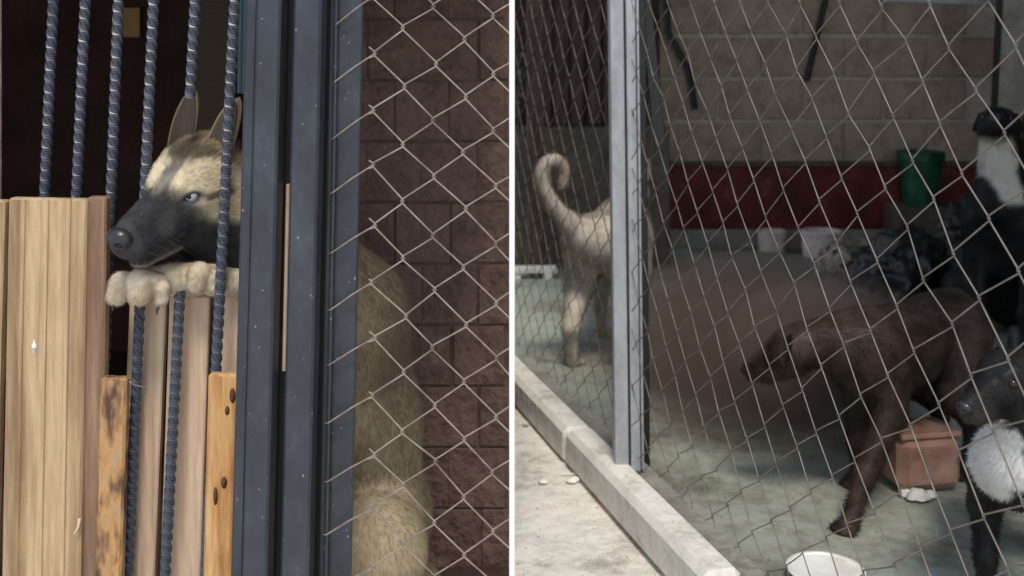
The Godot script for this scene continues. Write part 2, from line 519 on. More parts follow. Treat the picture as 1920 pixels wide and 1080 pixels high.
func twisted_bar(px_top: float, px_low: float, d: float, y0: float, y1: float, parent: Node3D, phase: float) -> void:
	var mb := MB.new()
	mb.off = parent.position
	var t := at(px_top, 0, d)
	var l := at(px_low, 1080, d)
	var dir := (t - l).normalized()
	var a := t + dir * ((0.0 - y0) * d / F) / dir.y
	var b := t - dir * (y1 * d / F) / dir.y
	if b.y < 0.0: b = l - dir * (l.y / dir.y)
	var len := (a - b).length()
	var steps := int(len / 0.0035)
	var x := dir.cross(Vector3.BACK).normalized()
	var z := x.cross(dir)
	var prev := []
	for i in steps + 1:
		var s := len * i / steps
		var o := b + dir * s
		var turn := s / 0.062 * TAU + phase
		var ring := []
		for k in 8:
			var an := turn + int(k / 2) * PI / 2 + (0.15 if k % 2 else -0.15)
			ring.append(o + (x * cos(an) + z * sin(an)) * 0.0073)
		if i > 0:
			mb.ref = o - dir * 0.0017
			for k in 8:
				var k2 := (k + 1) % 8
				# two strips per face give a slightly hollow, worn face
				mb.quad(prev[k], ring[k], ring[k2], prev[k2])
		else:
			mb.ref = o + dir * 0.01
			mb.quad(ring[0], ring[2], ring[4], ring[6])
		prev = ring
	mb.ref = a - dir * 0.01
	mb.quad(prev[6], prev[4], prev[2], prev[0])
	put("bar", mb.mesh(), M.bar, parent)

# woven wire in the plane o + u*U + v*W; b and c are the two legs of one zigzag
func chain_link(parent: Node3D, o: Vector3, U: Vector3, W: Vector3, b: Vector2, c: Vector2, lo: Vector2, hi: Vector2, r: float, m: Material, wob: float, sd: int) -> void:
	var nrm := U.cross(W).normalized()
	var nz := FastNoiseLite.new()
	nz.seed = sd
	nz.frequency = 9.0
	var step := b + c
	for k in range(-80, 81):
		var base := b * k
		# bring the start of the strand above the panel
		var j0 := int(floor((hi.y - base.y) / step.y)) - 2
		var path := []
		var runs := []
		var was := false
		var known := false
		var lastq := Vector2.ZERO
		for j in range(j0, j0 + int((hi.y - lo.y) / absf(step.y)) + 6):
			for side in 2:
				var q := base + step * j + (b if side == 1 else Vector2.ZERO)
				var q0 := q
				q += Vector2(nz.get_noise_2d(q0.x, q0.y), nz.get_noise_2d(q0.x + 7.0, q0.y + 3.0)) * wob
				var inside := q.x > lo.x and q.x < hi.x and q.y > lo.y and q.y < hi.y
				if inside != was and known:
					var t0 := 0.0     # where the leg crosses the panel's edge
					var t1 := 1.0
					for it in 12:
						var tm := (t0 + t1) * 0.5
						var mq := lastq.lerp(q, tm)
						if (mq.x > lo.x and mq.x < hi.x and mq.y > lo.y and mq.y < hi.y) == was: t0 = tm
						else: t1 = tm
					var cq := lastq.lerp(q, t0 if was else t1)
					path.append(o + U * cq.x + W * cq.y)
				was = inside
				known = true
				lastq = q
				if not inside:
					if path.size() > 1: runs.append(path)
					path = []
					continue
				var e := r * 1.1 * (1.0 if side == 1 else -1.0)
				var P := o + U * q.x + W * q.y
				path.append(P + U * (e * 0.2) + W * (r * 2.2) + nrm * r * 0.9)
				path.append(P + U * e * 1.4)
				path.append(P + U * (e * 0.2) - W * (r * 2.2) - nrm * r * 0.9)
		if path.size() > 1: runs.append(path)
		for run in runs:
			var mb := MB.new()
			mb.off = parent.position
			mb.tube(run, r, 5)
			put("wire", mb.mesh(), m, parent)

func prism(mb: MB, poly: Array, y0: float, y1: float) -> void:   # poly of Vector2(x, z)
	var k := poly.size()
	mb.ref = Vector3(1.5, (y0 + y1) * 0.5, -3.5)
	for i in k:
		var a: Vector2 = poly[i]
		var b: Vector2 = poly[(i + 1) % k]
		mb.quad(Vector3(a.x, y0, a.y), Vector3(b.x, y0, b.y), Vector3(b.x, y1, b.y), Vector3(a.x, y1, a.y))
	var tri := Geometry2D.triangulate_polygon(PackedVector2Array(poly))
	for i in range(0, tri.size(), 3):
		var a: Vector2 = poly[tri[i]]
		var b: Vector2 = poly[tri[i + 1]]
		var c: Vector2 = poly[tri[i + 2]]
		mb.tri(Vector3(a.x, y1, a.y), Vector3(b.x, y1, b.y), Vector3(c.x, y1, c.y))
		mb.tri(Vector3(c.x, y0, c.y), Vector3(b.x, y0, b.y), Vector3(a.x, y0, a.y))

# a soft crumpled heap standing on y = 0
func heap(base: Vector3, rad: Vector3, amp: float, freq: float, sd: int, seg := 72) -> ArrayMesh:
	var f := FastNoiseLite.new()
	f.seed = sd
	f.frequency = freq
	f.fractal_type = FastNoiseLite.FRACTAL_RIDGED
	f.fractal_octaves = 3
	var g := FastNoiseLite.new()
	g.seed = sd + 1
	g.frequency = freq * 0.35
	var st := SurfaceTool.new()
	st.begin(Mesh.PRIMITIVE_TRIANGLES)
	st.set_smooth_group(0)
	var rows := seg / 2
	var pts := []
	for i in rows + 1:
		var row := []
		var th := PI * i / rows
		for k in seg + 1:
			var ph := TAU * (k % seg) / seg
			var d := Vector3(sin(th) * cos(ph), cos(th), sin(th) * sin(ph))
			var p := d * rad
			var w := 1.0 + amp * (f.get_noise_3d(p.x + base.x, p.y, p.z + base.z) + 1.4 * g.get_noise_3d(p.x + base.x, p.y, p.z + base.z))
			p *= w
			p.y = maxf(p.y + rad.y * 0.45, 0.004)
			row.append(p)
		pts.append(row)
	for i in rows:
		for k in seg:
			for q in [pts[i][k], pts[i][k + 1], pts[i + 1][k + 1], pts[i][k], pts[i + 1][k + 1], pts[i + 1][k]]:
				st.add_vertex(q)
	st.index()
	st.generate_normals()
	return st.commit()

# an upright ear: base, axis to the tip, sideways and the way it opens; the inner face is a part of its own
func ear(parent: Node3D, base: Vector3, axis: Vector3, side: Vector3, open: Vector3, w: float, outer: Color, inner: Color, rim: Color) -> void:
	var make := func(grow: float, push: float, thick: float, col: Color, edge: Color, called: String, par: Node3D):
		var mb := MB.new()
		mb.off = parent.position
		var rows := 16
		var cols := 10
		var front := []
		var back := []
		for i in rows + 1:
			var s := float(i) / rows
			var hw: float = w * grow * (0.78 + 0.9 * s) * pow(maxf(1.0 - s, 0.0), 0.62) + 0.0006
			var fr := []
			var bk := []
			for k in cols + 1:
				var t := -1.0 + 2.0 * k / cols
				var p := base + axis * (s * grow + (1.0 - grow) * 0.3) + side * (hw * t) + open * (hw * 0.62 * t * t * (1.0 - 0.55 * s) + push)
				fr.append(p + open * thick)
				bk.append(p - open * thick)
			front.append(fr); back.append(bk)
		for i in rows:
			for k in cols:
				mb.col = edge if (k == 0 or k == cols - 1 or i == rows - 1) else col
				mb.ref = front[i][k] - open * 0.05
				mb.quad(front[i][k], front[i][k + 1], front[i + 1][k + 1], front[i + 1][k])
				mb.ref = back[i][k] + open * 0.05
				mb.quad(back[i][k + 1], back[i][k], back[i + 1][k], back[i + 1][k + 1])
			mb.ref = (front[i][0] + front[i][cols]) * 0.5
			mb.quad(front[i][0], front[i + 1][0], back[i + 1][0], back[i][0])
			mb.quad(front[i + 1][cols], front[i][cols], back[i][cols], back[i + 1][cols])
		return put(called, mb.mesh(true), M.coat, par)
	var o: MeshInstance3D = make.call(1.0, 0.0, 0.0028, outer, outer.lerp(rim, 0.42), "ear", parent)
	make.call(0.86, 0.0036, 0.0012, inner, inner * 1.15, "inner_ear", o)

func eyeball(parent: Node3D, p: Vector3, look: Vector3, r: float, pale: bool) -> void:
	var s := SphereMesh.new()
	s.radius = r; s.height = r * 2; s.radial_segments = 20; s.rings = 12
	var e := put("eye", s, M.eye_pale if pale else M.eye_dark, parent, p - parent.position)
	if pale:
		var q := SphereMesh.new()
		q.radius = r * 0.42; q.height = r * 0.84; q.radial_segments = 14; q.rings = 8
		put("pupil", q, M.pupil, e, look.normalized() * r * 0.68)

func mix3(a: Color, b: Color, t: float) -> Color:
	return a.lerp(b, clampf(t, 0.0, 1.0))

# ---------------------------------------------------------------- the shepherd at the bars
func shepherd() -> void:
	var fl := Vector3(at(700, 0, 1.56).x, 0, -1.56)
	var dog := thing("dog", "tan shepherd dog with black muzzle resting its chin and paws on the barred gate", "dog", fl)
	var C := at(363, 343, 1.405)
	var d := Vector3(-0.382, -0.303, 0.873).normalized()
	var L := Vector3(0.923, -0.169, 0.345)
	L = (L - d * L.dot(d)).normalized()
	var U := d.cross(L).normalized()
	var H := func(f: float, l: float, u: float) -> Vector3: return C + (d * f + L * l + U * u) * 0.00096
	var ax := Basis(d, L, U)
	var b := Body.new()
	# skull, muzzle, jaw
	b.ell(H.call(-6, 0, 2), Vector3(0.062, 0.052, 0.050), ax, 0.02)
	b.cap(H.call(30, 0, -8), H.call(78, 0, -20), 0.036, 0.026, 0.02)
	b.ell(H.call(98, 0, -26), Vector3(0.060, 0.0245, 0.028), ax, 0.018)
	b.cap(H.call(40, 0, 8), H.call(146, 0, -14), 0.020, 0.0115, 0.016)
	for s in [-1, 1]:
		b.cap(H.call(52, 17 * s, -36), H.call(134, 9 * s, -35), 0.020, 0.0155, 0.012)
		b.ell(H.call(-6, 34 * s, -20), Vector3(0.042, 0.026, 0.036), ax, 0.02)
		b.cap(H.call(30, 27 * s, 22), H.call(52, 21 * s, 21), 0.013, 0.009, 0.014)
		b.cap(H.call(22, 40 * s, 0), H.call(52, 27 * s, -8), 0.012, 0.010, 0.014)
		b.ell(H.call(47, 35 * s, 7), Vector3(0.0140, 0.012, 0.0078), ax, 0.003, true)
		b.cap(H.call(33, 38 * s, 17), H.call(57, 28 * s, 14), 0.0058, 0.0052, 0.006)
		b.cap(H.call(35, 38 * s, -1), H.call(56, 28 * s, 0), 0.005, 0.0045, 0.006)
	b.cap(H.call(0, 0, -52), H.call(116, 0, -62), 0.034, 0.0145, 0.006)
	b.cap(H.call(-6, 0, -48), at(462, 540, 1.51), 0.042, 0.056, 0.025)
	# neck and ruff
	var nk := at(560, 520, 1.50)
	b.cap(H.call(-30, 0, -12), nk, 0.060, 0.088, 0.03)
	b.cap(H.call(-24, 0, -45), at(540, 575, 1.50), 0.045, 0.085, 0.03)
	var lo := C - Vector3(0.17, 0.16, 0.14)
	var hi := C + Vector3(0.115, 0.12, 0.11)
	b.build(lo, hi, 0.0032)
	# trunk, standing upright
	var t := Body.new()
	var sh := at(640, 595, 1.57)
	t.cap(nk + Vector3(-0.09, 0.10, 0.03), nk, 0.062, 0.088, 0.03)
	t.cap(at(462, 540, 1.51), at(540, 590, 1.54), 0.056, 0.085, 0.03)
	t.chain([nk, sh, at(678, 780, 1.60), at(702, 960, 1.62)], [0.088, 0.098, 0.088, 0.082], 0.04)
	t.cap(at(560, 620, 1.52), at(610, 760, 1.56), 0.075, 0.07, 0.04)
	t.ell(at(668, 640, 1.515), Vector3(0.058, 0.080, 0.055), Basis.IDENTITY, 0.02)
	t.ell(at(700, 1035, 1.505), Vector3(0.062, 0.085, 0.062), Basis.IDENTITY, 0.012)
	for s in [0, 1]:
		var z: float = 1.50 + 0.2 * s
		var k := at(680 - 40 * s, 1120, z)
		var hk := Vector3(at(760 - 40 * s, 0, z + 0.03).x, 0.10, -z - 0.03)
		t.cap(at(705, 965, 1.62 + 0.03 * s), at(700 - 20 * s, 1040, z + 0.02), 0.075, 0.072, 0.04)
		t.cap(at(700 - 20 * s, 1040, z + 0.02), k, 0.068, 0.040, 0.03)
		t.cap(k, hk, 0.036, 0.022, 0.02)
		t.cap(hk, Vector3(hk.x - 0.02, 0.022, hk.z), 0.02, 0.019, 0.015)
		t.cap(Vector3(hk.x - 0.02, 0.022, hk.z), Vector3(hk.x - 0.085, 0.02, hk.z + 0.01), 0.021, 0.02, 0.015)
	t.chain([at(720, 1010, 1.66), at(790, 1090, 1.72), at(800, 1160, 1.76)], [0.032, 0.028, 0.02], 0.02)
	# arms reach left along the board
	var w1 := at(325, 523, 1.372)
	t.chain([at(580, 620, 1.53), at(490, 570, 1.53), at(405, 535, 1.450), w1], [0.062, 0.034, 0.024, 0.019], 0.015)
	var w2 := at(440, 530, 1.392)
	t.chain([at(600, 640, 1.50), at(520, 552, 1.46), w2], [0.062, 0.026, 0.018], 0.015)
	t.build(Vector3(-0.5, -0.005, -1.80), Vector3(-0.08, 0.70, -1.36), 0.0066)
	# paws
	var q := Body.new()
	q.chain([w2, at(400, 525, 1.386), at(358, 517, 1.378)], [0.0195, 0.0185, 0.0175], 0.012)
	q.chain([at(400, 532, 1.44), w1, at(276, 525, 1.352)], [0.024, 0.0195, 0.018], 0.012)
	var toes := [
		[at(296, 530, 1.350), at(228, 532, 1.346), at(221, 553, 1.343), 0.0160], [at(296, 530, 1.345), at(264, 529, 1.328), at(263, 551, 1.326), 0.0180], [at(304, 532, 1.35), at(303, 540, 1.336), at(303, 560, 1.336), 0.0108],
		[at(376, 515, 1.386), at(346, 514, 1.374), at(340, 530, 1.372), 0.0145], [at(380, 513, 1.380), at(374, 513, 1.360), at(371, 531, 1.358), 0.0160], [at(396, 519, 1.380), at(402, 521, 1.366), at(403, 536, 1.366), 0.0118]]
	for e in toes:
		q.chain([e[0], e[1], e[2]], [e[3] * 0.75, e[3], e[3] * 0.9], 0.0015)
	q.build(at(185, 592, 1.34) + Vector3(0, 0, -0.12), at(470, 490, 1.34) + Vector3(0.01, 0, 0.045), 0.0030)

	var nz := FastNoiseLite.new()
	nz.seed = 4
	nz.frequency = 26.0
	var cream := Color(0.68, 0.59, 0.41)
	var dark := Color(0.046, 0.046, 0.050)
	var brown := Color(0.085, 0.066, 0.048)
	var tan := Color(0.34, 0.255, 0.15)
	var dun := Color(0.165, 0.128, 0.08)
	var sable := Color(0.13, 0.10, 0.068)
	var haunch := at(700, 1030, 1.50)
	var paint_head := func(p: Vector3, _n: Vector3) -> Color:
		var r := (p - C) * 1042.0
		var f := r.dot(d)
		var l := r.dot(L)
		var u := r.dot(U)
		var w := nz.get_noise_3dv(p)
		var al := absf(l)
		var col := cream
		# grey-brown streak over the crown, cream brows
		col = mix3(col, brown, 0.9 * smoothstep(13.0, 7.0, absf(l + 3.0 + w * 8.0 - 0.12 * f)) * smoothstep(12.0, 22.0, u))
		col = mix3(col, brown, 0.92 * smoothstep(34.0, 44.0, u - f * 0.30 + w * 12.0))
		col = mix3(col, Color(0.30, 0.27, 0.24), 0.7 * smoothstep(16.0, 8.0, al) * smoothstep(20.0, 45.0, f))
		# dark brow spot and eye surround
		col = mix3(col, dark, 0.95 * smoothstep(13.0, 9.0, Vector3(f - 51, al - 19, u - 18).length()))
		col = mix3(col, dark, 0.95 * smoothstep(19.0, 13.0, Vector3((f - 46) * 0.85, al - 33, (u - 7) * 1.35).length()))
		col = mix3(col, brown, 0.9 * smoothstep(7.0, 3.5, absf(u - 5.0 - w * 4.0)) * smoothstep(42.0, 34.0, f) * smoothstep(-4.0, 10.0, f) * smoothstep(20.0, 30.0, al))
		# cheeks and throat
		col = mix3(col, tan, smoothstep(2.0, -24.0, f + w * 14.0))
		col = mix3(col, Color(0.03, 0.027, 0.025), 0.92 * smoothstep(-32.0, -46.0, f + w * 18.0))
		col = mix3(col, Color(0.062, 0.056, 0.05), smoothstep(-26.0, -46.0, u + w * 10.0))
		# black mask over the muzzle
		col = mix3(col, dark, smoothstep(4.0, 34.0, f - 33.0 - 0.62 * u + w * 14.0 - 12.0 * smoothstep(12.0, 3.0, al)))
		# paler flecks under the near eye
		col = mix3(col, Color(0.10, 0.098, 0.098), 0.7 * smoothstep(0.0, 0.35, nz.get_noise_3dv(p * 0.7 + Vector3(3, 1, 2))) * smoothstep(30.0, 50.0, f) * smoothstep(125.0, 100.0, f))
		col = mix3(col, Color(0.15, 0.145, 0.14), 0.6 * smoothstep(22.0, 6.0, Vector3(f - 44, al - 33, u + 18).length()))
		if u < -66.0 and f > 60.0: col = mix3(col, Color(0.5, 0.44, 0.36), 0.5)
		col = col * (1.0 + 0.3 * nz.get_noise_3dv(p * 3.1))
		col.a = 1.0
		return col
	var paint_paw := func(p: Vector3, _n: Vector3) -> Color:
		var col := mix3(Color(0.62, 0.54, 0.42), Color(0.46, 0.37, 0.25), 0.4 + 1.3 * nz.get_noise_3dv(p))
		col = col * (1.0 + 0.25 * nz.get_noise_3dv(p * 3.1))
		col.a = 1.0
		return col
	var paint := func(p: Vector3, _n: Vector3) -> Color:
		var w := nz.get_noise_3dv(p)
		var col := mix3(dun, Color(0.27, 0.215, 0.135), 0.5 + 1.2 * w + 0.6 * nz.get_noise_3dv(p * 0.25))
		# darker saddle along the back
		col = mix3(col, sable, smoothstep(at(690, 0, 1.58).x, at(745, 0, 1.58).x, p.x + w * 0.03) * smoothstep(0.28, 0.42, p.y))
		col = mix3(col, sable, 0.8 * smoothstep(0.50, 0.60, p.y + w * 0.05) * smoothstep(-1.50, -1.56, p.z))
		col = mix3(col, Color(0.075, 0.066, 0.056), smoothstep(0.24, 0.17, (p - C).length() + w * 0.04))
		if p.x < at(478, 0, 1.42).x and p.z > -1.47 and p.y < at(0, 515, 1.40).y: col = paint_paw.call(p, _n)
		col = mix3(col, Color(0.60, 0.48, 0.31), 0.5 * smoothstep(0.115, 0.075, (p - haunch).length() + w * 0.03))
		col = col * (1.0 + 0.25 * nz.get_noise_3dv(p * 3.1))
		col.a = 1.0
		return col
	var coat_head := func(p: Vector3) -> Array:
		var r := (p - C) * 1042.0
		var f := r.dot(d)
		var l2 := lerpf(0.018, 0.0055, smoothstep(-55.0, 60.0, f))
		if Vector3(f - 50, absf(r.dot(L)) - 33, r.dot(U) - 8).length() < 14.0: l2 = 0.0
		if f > 138.0: l2 = 0.0
		return [l2, -d + Vector3(0, -0.25, 0)]
	var coat_paw := func(_p: Vector3) -> Array: return [0.006, Vector3(-0.7, -0.6, 0.2)]
	var coat := func(_p: Vector3) -> Array: return [0.010, Vector3(0.15, -1, 0)]
	var whole := Body.new()
	var cols := PackedColorArray()
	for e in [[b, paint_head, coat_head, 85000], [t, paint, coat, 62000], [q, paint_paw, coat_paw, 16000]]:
		var part: Body = e[0]
		var o := whole.V.size()
		whole.V.append_array(part.V)
		whole.N.append_array(part.N)
		for i in part.I: whole.I.append(i + o)
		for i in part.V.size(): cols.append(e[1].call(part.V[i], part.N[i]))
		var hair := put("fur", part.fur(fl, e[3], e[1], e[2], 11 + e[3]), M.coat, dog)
		tag(hair, "", "", "", "stuff")
	var at_vertex := [0]
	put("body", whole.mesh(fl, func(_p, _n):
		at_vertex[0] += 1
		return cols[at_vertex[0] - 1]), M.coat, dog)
	# ears
	var inn := Color(0.075, 0.054, 0.047)
	ear(dog, H.call(-24, -37, 40), (d * -0.034 + L * -0.002 + U * 0.076), (L * 0.95 + d * -0.30).normalized(), (d * 0.95 + L * 0.30).normalized(), 0.0205, Color(0.08, 0.065, 0.05), inn, Color(0.4, 0.33, 0.22))
	ear(dog, H.call(-26, 33, 36), (d * -0.034 + L * 0.006 + U * 0.080), (L * 0.98 + d * 0.17).normalized(), (d * 0.98 - L * 0.17).normalized(), 0.0265, Color(0.08, 0.065, 0.05), inn, Color(0.4, 0.33, 0.22))
	eyeball(dog, H.call(43.5, 30.5, 7), d * 0.5 + L * 0.45 + Vector3(-0.1, 0, 0.9), 0.0100, true)
	eyeball(dog, H.call(43.5, -30.5, 7), d * 0.8 - L * 0.2 + Vector3(-0.3, 0, 0.5), 0.0100, true)
	# nose leather
	var ns := Body.new()
	ns.ell(H.call(150, 0, -16), Vector3(0.0150, 0.0185, 0.0150), ax, 0.005)
	ns.cap(H.call(158, 0, -24), H.call(155, 0, -34), 0.006, 0.004, 0.006)
	for s in [-1, 1]:
		ns.ell(H.call(164, 8.5 * s, -20), Vector3(0.007, 0.0048, 0.0038), ax, 0.003, true)
	ns.build(H.call(151, 0, -18) - Vector3.ONE * 0.034, H.call(151, 0, -18) + Vector3.ONE * 0.034, 0.0018)
	put("nose", ns.mesh(fl, func(_p, _n): return Color(1, 1, 1)), M.nose, dog)
	var wr := RandomNumberGenerator.new()
	wr.seed = 3
	for i in 12:
		var sd := 1.0 if i % 2 else -1.0
		var f0 := wr.randf_range(95, 130)
		var mb := MB.new()
		mb.off = fl
		var u0 := wr.randf_range(-40, -26)
		var ln := wr.randf_range(26, 42)
		mb.tube([H.call(f0, 21 * sd, u0), H.call(f0 - ln * 0.15, (21 + ln * 0.6) * sd, u0 - ln * 0.25), H.call(f0 - ln * 0.45, (21 + ln) * sd, u0 - ln * 0.6)], 0.00035, 4, 0.3)
		put("whisker", mb.mesh(), M.claw, dog)
	# claws of the near paw
	for e in [toes[0], toes[1], toes[2]]:
		var mb := MB.new()
		mb.off = fl
		mb.tube([e[2] + Vector3(-0.002, -0.010, 0.006), e[2] + Vector3(-0.003, -0.014, 0.009), e[2] + Vector3(-0.003, -0.019, 0.009)], 0.0022, 6, 0.35)
		put("claw", mb.mesh(), M.claw, dog)

# ---------------------------------------------------------------- a standing dog in its own axes: x forward, y up, z to its right
func dog_body(T: Transform3D, sc: float, pose: Dictionary) -> Body:
	var b := Body.new()
	var P := func(x: float, y: float, z: float) -> Vector3: return T * (Vector3(x, y, z) * sc)
	var fat: float = pose.get("fat", 1.0)
	b.chain([P.call(0.18, 0.375, 0), P.call(0.02, 0.375, 0), P.call(-0.13, 0.405, 0), P.call(-0.22, 0.405, 0)], [0.104 * sc * fat, 0.094 * sc * fat, 0.073 * sc * fat, 0.076 * sc], 0.04 * sc)
	b.cap(P.call(0.20, 0.40, 0), P.call(0.06, 0.43, 0), 0.08 * sc, 0.06 * sc, 0.04 * sc)
	var neck: Vector3 = pose.get("head", Vector3(0.36, 0.55, 0))
	b.cap(P.call(0.20, 0.42, 0), P.call(neck.x, neck.y, neck.z), 0.078 * sc, 0.056 * sc, 0.04 * sc)
	var steps: Array = pose.get("steps", [0.0, 0.0, 0.0, 0.0])
	for s in 2:
		var z := -1.0 + 2.0 * s
		var fx: float = steps[s]
		b.chain([P.call(0.17, 0.36, 0.055 * z), P.call(0.125 + fx * 0.35, 0.25, 0.075 * z), P.call(0.15 + fx * 0.75, 0.125, 0.075 * z), P.call(0.155 + fx, 0.04, 0.075 * z)], [0.062 * sc, 0.037 * sc, 0.0235 * sc, 0.019 * sc], 0.02 * sc)
		_paw(b, P.call(0.16 + fx, 0.02, 0.075 * z), T.basis.x, T.basis.z, sc)
		var hx: float = steps[2 + s]
		b.chain([P.call(-0.19, 0.40, 0.045 * z), P.call(-0.115 + hx * 0.4, 0.25, 0.08 * z), P.call(-0.245 + hx * 0.85, 0.135, 0.075 * z), P.call(-0.225 + hx, 0.04, 0.075 * z)], [0.082 * sc, 0.048 * sc, 0.0245 * sc, 0.0195 * sc], 0.025 * sc)
		_paw(b, P.call(-0.215 + hx, 0.02, 0.075 * z), T.basis.x, T.basis.z, sc)
	var tail: Array = pose.get("tail", [])
	if tail.size() > 0:
		var fine := []
		for i in tail.size() - 1:
			var p0: Vector3 = tail[maxi(i - 1, 0)]
			var p3: Vector3 = tail[mini(i + 2, tail.size() - 1)]
			for k in 4: fine.append((tail[i] as Vector3).cubic_interpolate(tail[i + 1], p0, p3, k / 4.0))
		fine.append(tail[tail.size() - 1])
		tail = fine
		var rr := []
		for i in tail.size(): rr.append(lerpf(0.024, 0.013, float(i) / tail.size()) * sc)
		b.chain(tail, rr, 0.008 * sc)
		b.cap(tail[0], tail[0] + (tail[0] - tail[1]).normalized() * 0.05 * sc, 0.026 * sc, 0.045 * sc, 0.04 * sc)
	return b

func _paw(b: Body, p: Vector3, fwd: Vector3, side: Vector3, sc: float) -> void:
	b.cap(p, p + fwd * 0.02 * sc, 0.0205 * sc, 0.0205 * sc, 0.012 * sc)
	for k in 4:
		var o := (k - 1.5) * 0.0125 * sc
		var reach := (0.042 if k == 1 or k == 2 else 0.034) * sc
		b.cap(p + fwd * 0.018 * sc + side * o + Vector3(0, -0.003 * sc, 0), p + fwd * reach + side * o * 1.25 + Vector3(0, -0.008 * sc, 0), 0.0105 * sc, 0.0105 * sc, 0.003 * sc)

func dog_head(b: Body, T: Transform3D, sc: float) -> void:   # x towards the nose, y up, z to the right; origin in the skull
	var P := func(x: float, y: float, z: float) -> Vector3: return T * (Vector3(x, y, z) * sc)
	b.ell(P.call(0, 0, 0), Vector3(0.064, 0.052, 0.056) * sc, T.basis, 0.02 * sc)
	b.cap(P.call(0.035, -0.012, 0), P.call(0.125, -0.028, 0), 0.037 * sc, 0.024 * sc, 0.02 * sc)
	b.cap(P.call(0.04, 0.006, 0), P.call(0.135, -0.012, 0), 0.02 * sc, 0.013 * sc, 0.015 * sc)
	b.cap(P.call(0, -0.042, 0), P.call(0.105, -0.05, 0), 0.028 * sc, 0.012 * sc, 0.01 * sc)
	for s in [-1, 1]:
		b.ell(P.call(0.0, -0.018, 0.034 * s), Vector3(0.04, 0.034, 0.025) * sc, T.basis, 0.02 * sc)
		b.cap(P.call(0.03, 0.024, 0.026 * s), P.call(0.05, 0.02, 0.022 * s), 0.012 * sc, 0.009 * sc, 0.012 * sc)

func face(dog: Node3D, T: Transform3D, sc: float) -> void:
	for s in [-1, 1]:
		eyeball(dog, T * (Vector3(0.046, 0.009, 0.034 * s) * sc), Vector3.ZERO, 0.0105 * sc, false)
	var n := Body.new()
	n.ell(T * (Vector3(0.146, -0.014, 0) * sc), Vector3(0.013, 0.013, 0.016) * sc, T.basis, 0.005 * sc)
	for s in [-1, 1]: n.ell(T * (Vector3(0.158, -0.017, 0.007 * s) * sc), Vector3(0.006, 0.0034, 0.0042) * sc, T.basis, 0.003 * sc, true)
	var c: Vector3 = T * (Vector3(0.146, -0.014, 0) * sc)
	n.build(c - Vector3.ONE * 0.034 * sc, c + Vector3.ONE * 0.034 * sc, 0.0028 * sc)
	put("nose", n.mesh(dog.position, func(_p, _n): return Color(1, 1, 1)), M.nose, dog)

func flop_ear(dog: Node3D, T: Transform3D, sc: float, s: float, col: Color) -> void:
	var out: Vector3 = T.basis.z * s
	ear(dog, T * (Vector3(-0.022, 0.036, 0.040 * s) * sc), (T.basis.y * -0.062 + out * 0.028 + T.basis.x * 0.022) * sc, T.basis.x, out, 0.022 * sc, col, col * 0.7, col * 1.2)

func prick_ear(dog: Node3D, T: Transform3D, sc: float, s: float, col: Color) -> void:
	var out: Vector3 = T.basis.z * s
	ear(dog, T * (Vector3(-0.024, 0.038, 0.038 * s) * sc), (T.basis.y * 0.078 + out * 0.014 - T.basis.x * 0.02) * sc, (T.basis.z * 0.93 - T.basis.x * 0.36 * s).normalized(), (T.basis.x * 0.93 + out * 0.36).normalized(), 0.021 * sc, col, Color(0.12, 0.08, 0.07), col * 1.2)

func heading(pos: Vector3, fwd: Vector3, up := Vector3.UP) -> Transform3D:
	var x := fwd.normalized()
	var z := x.cross(up).normalized()
	return Transform3D(Basis(x, z.cross(x), z), pos)

func finish_dog(dog: Node3D, b: Body, lo: Vector3, hi: Vector3, cell: float, paint: Callable, hairs: int, len: float, sd: int) -> void:
	b.build(lo, hi, cell)
	put("body", b.mesh(dog.position, paint), M.coat_short, dog)
	if hairs > 0:
		var back: Vector3 = -(dog.get_meta("way") as Vector3)
		var f := put("fur", b.fur(dog.position, hairs, paint, func(_p): return [len, back + Vector3(0, -0.7, 0)], sd), M.coat_short, dog)
		tag(f, "", "", "", "stuff")
	dog.remove_meta("way")

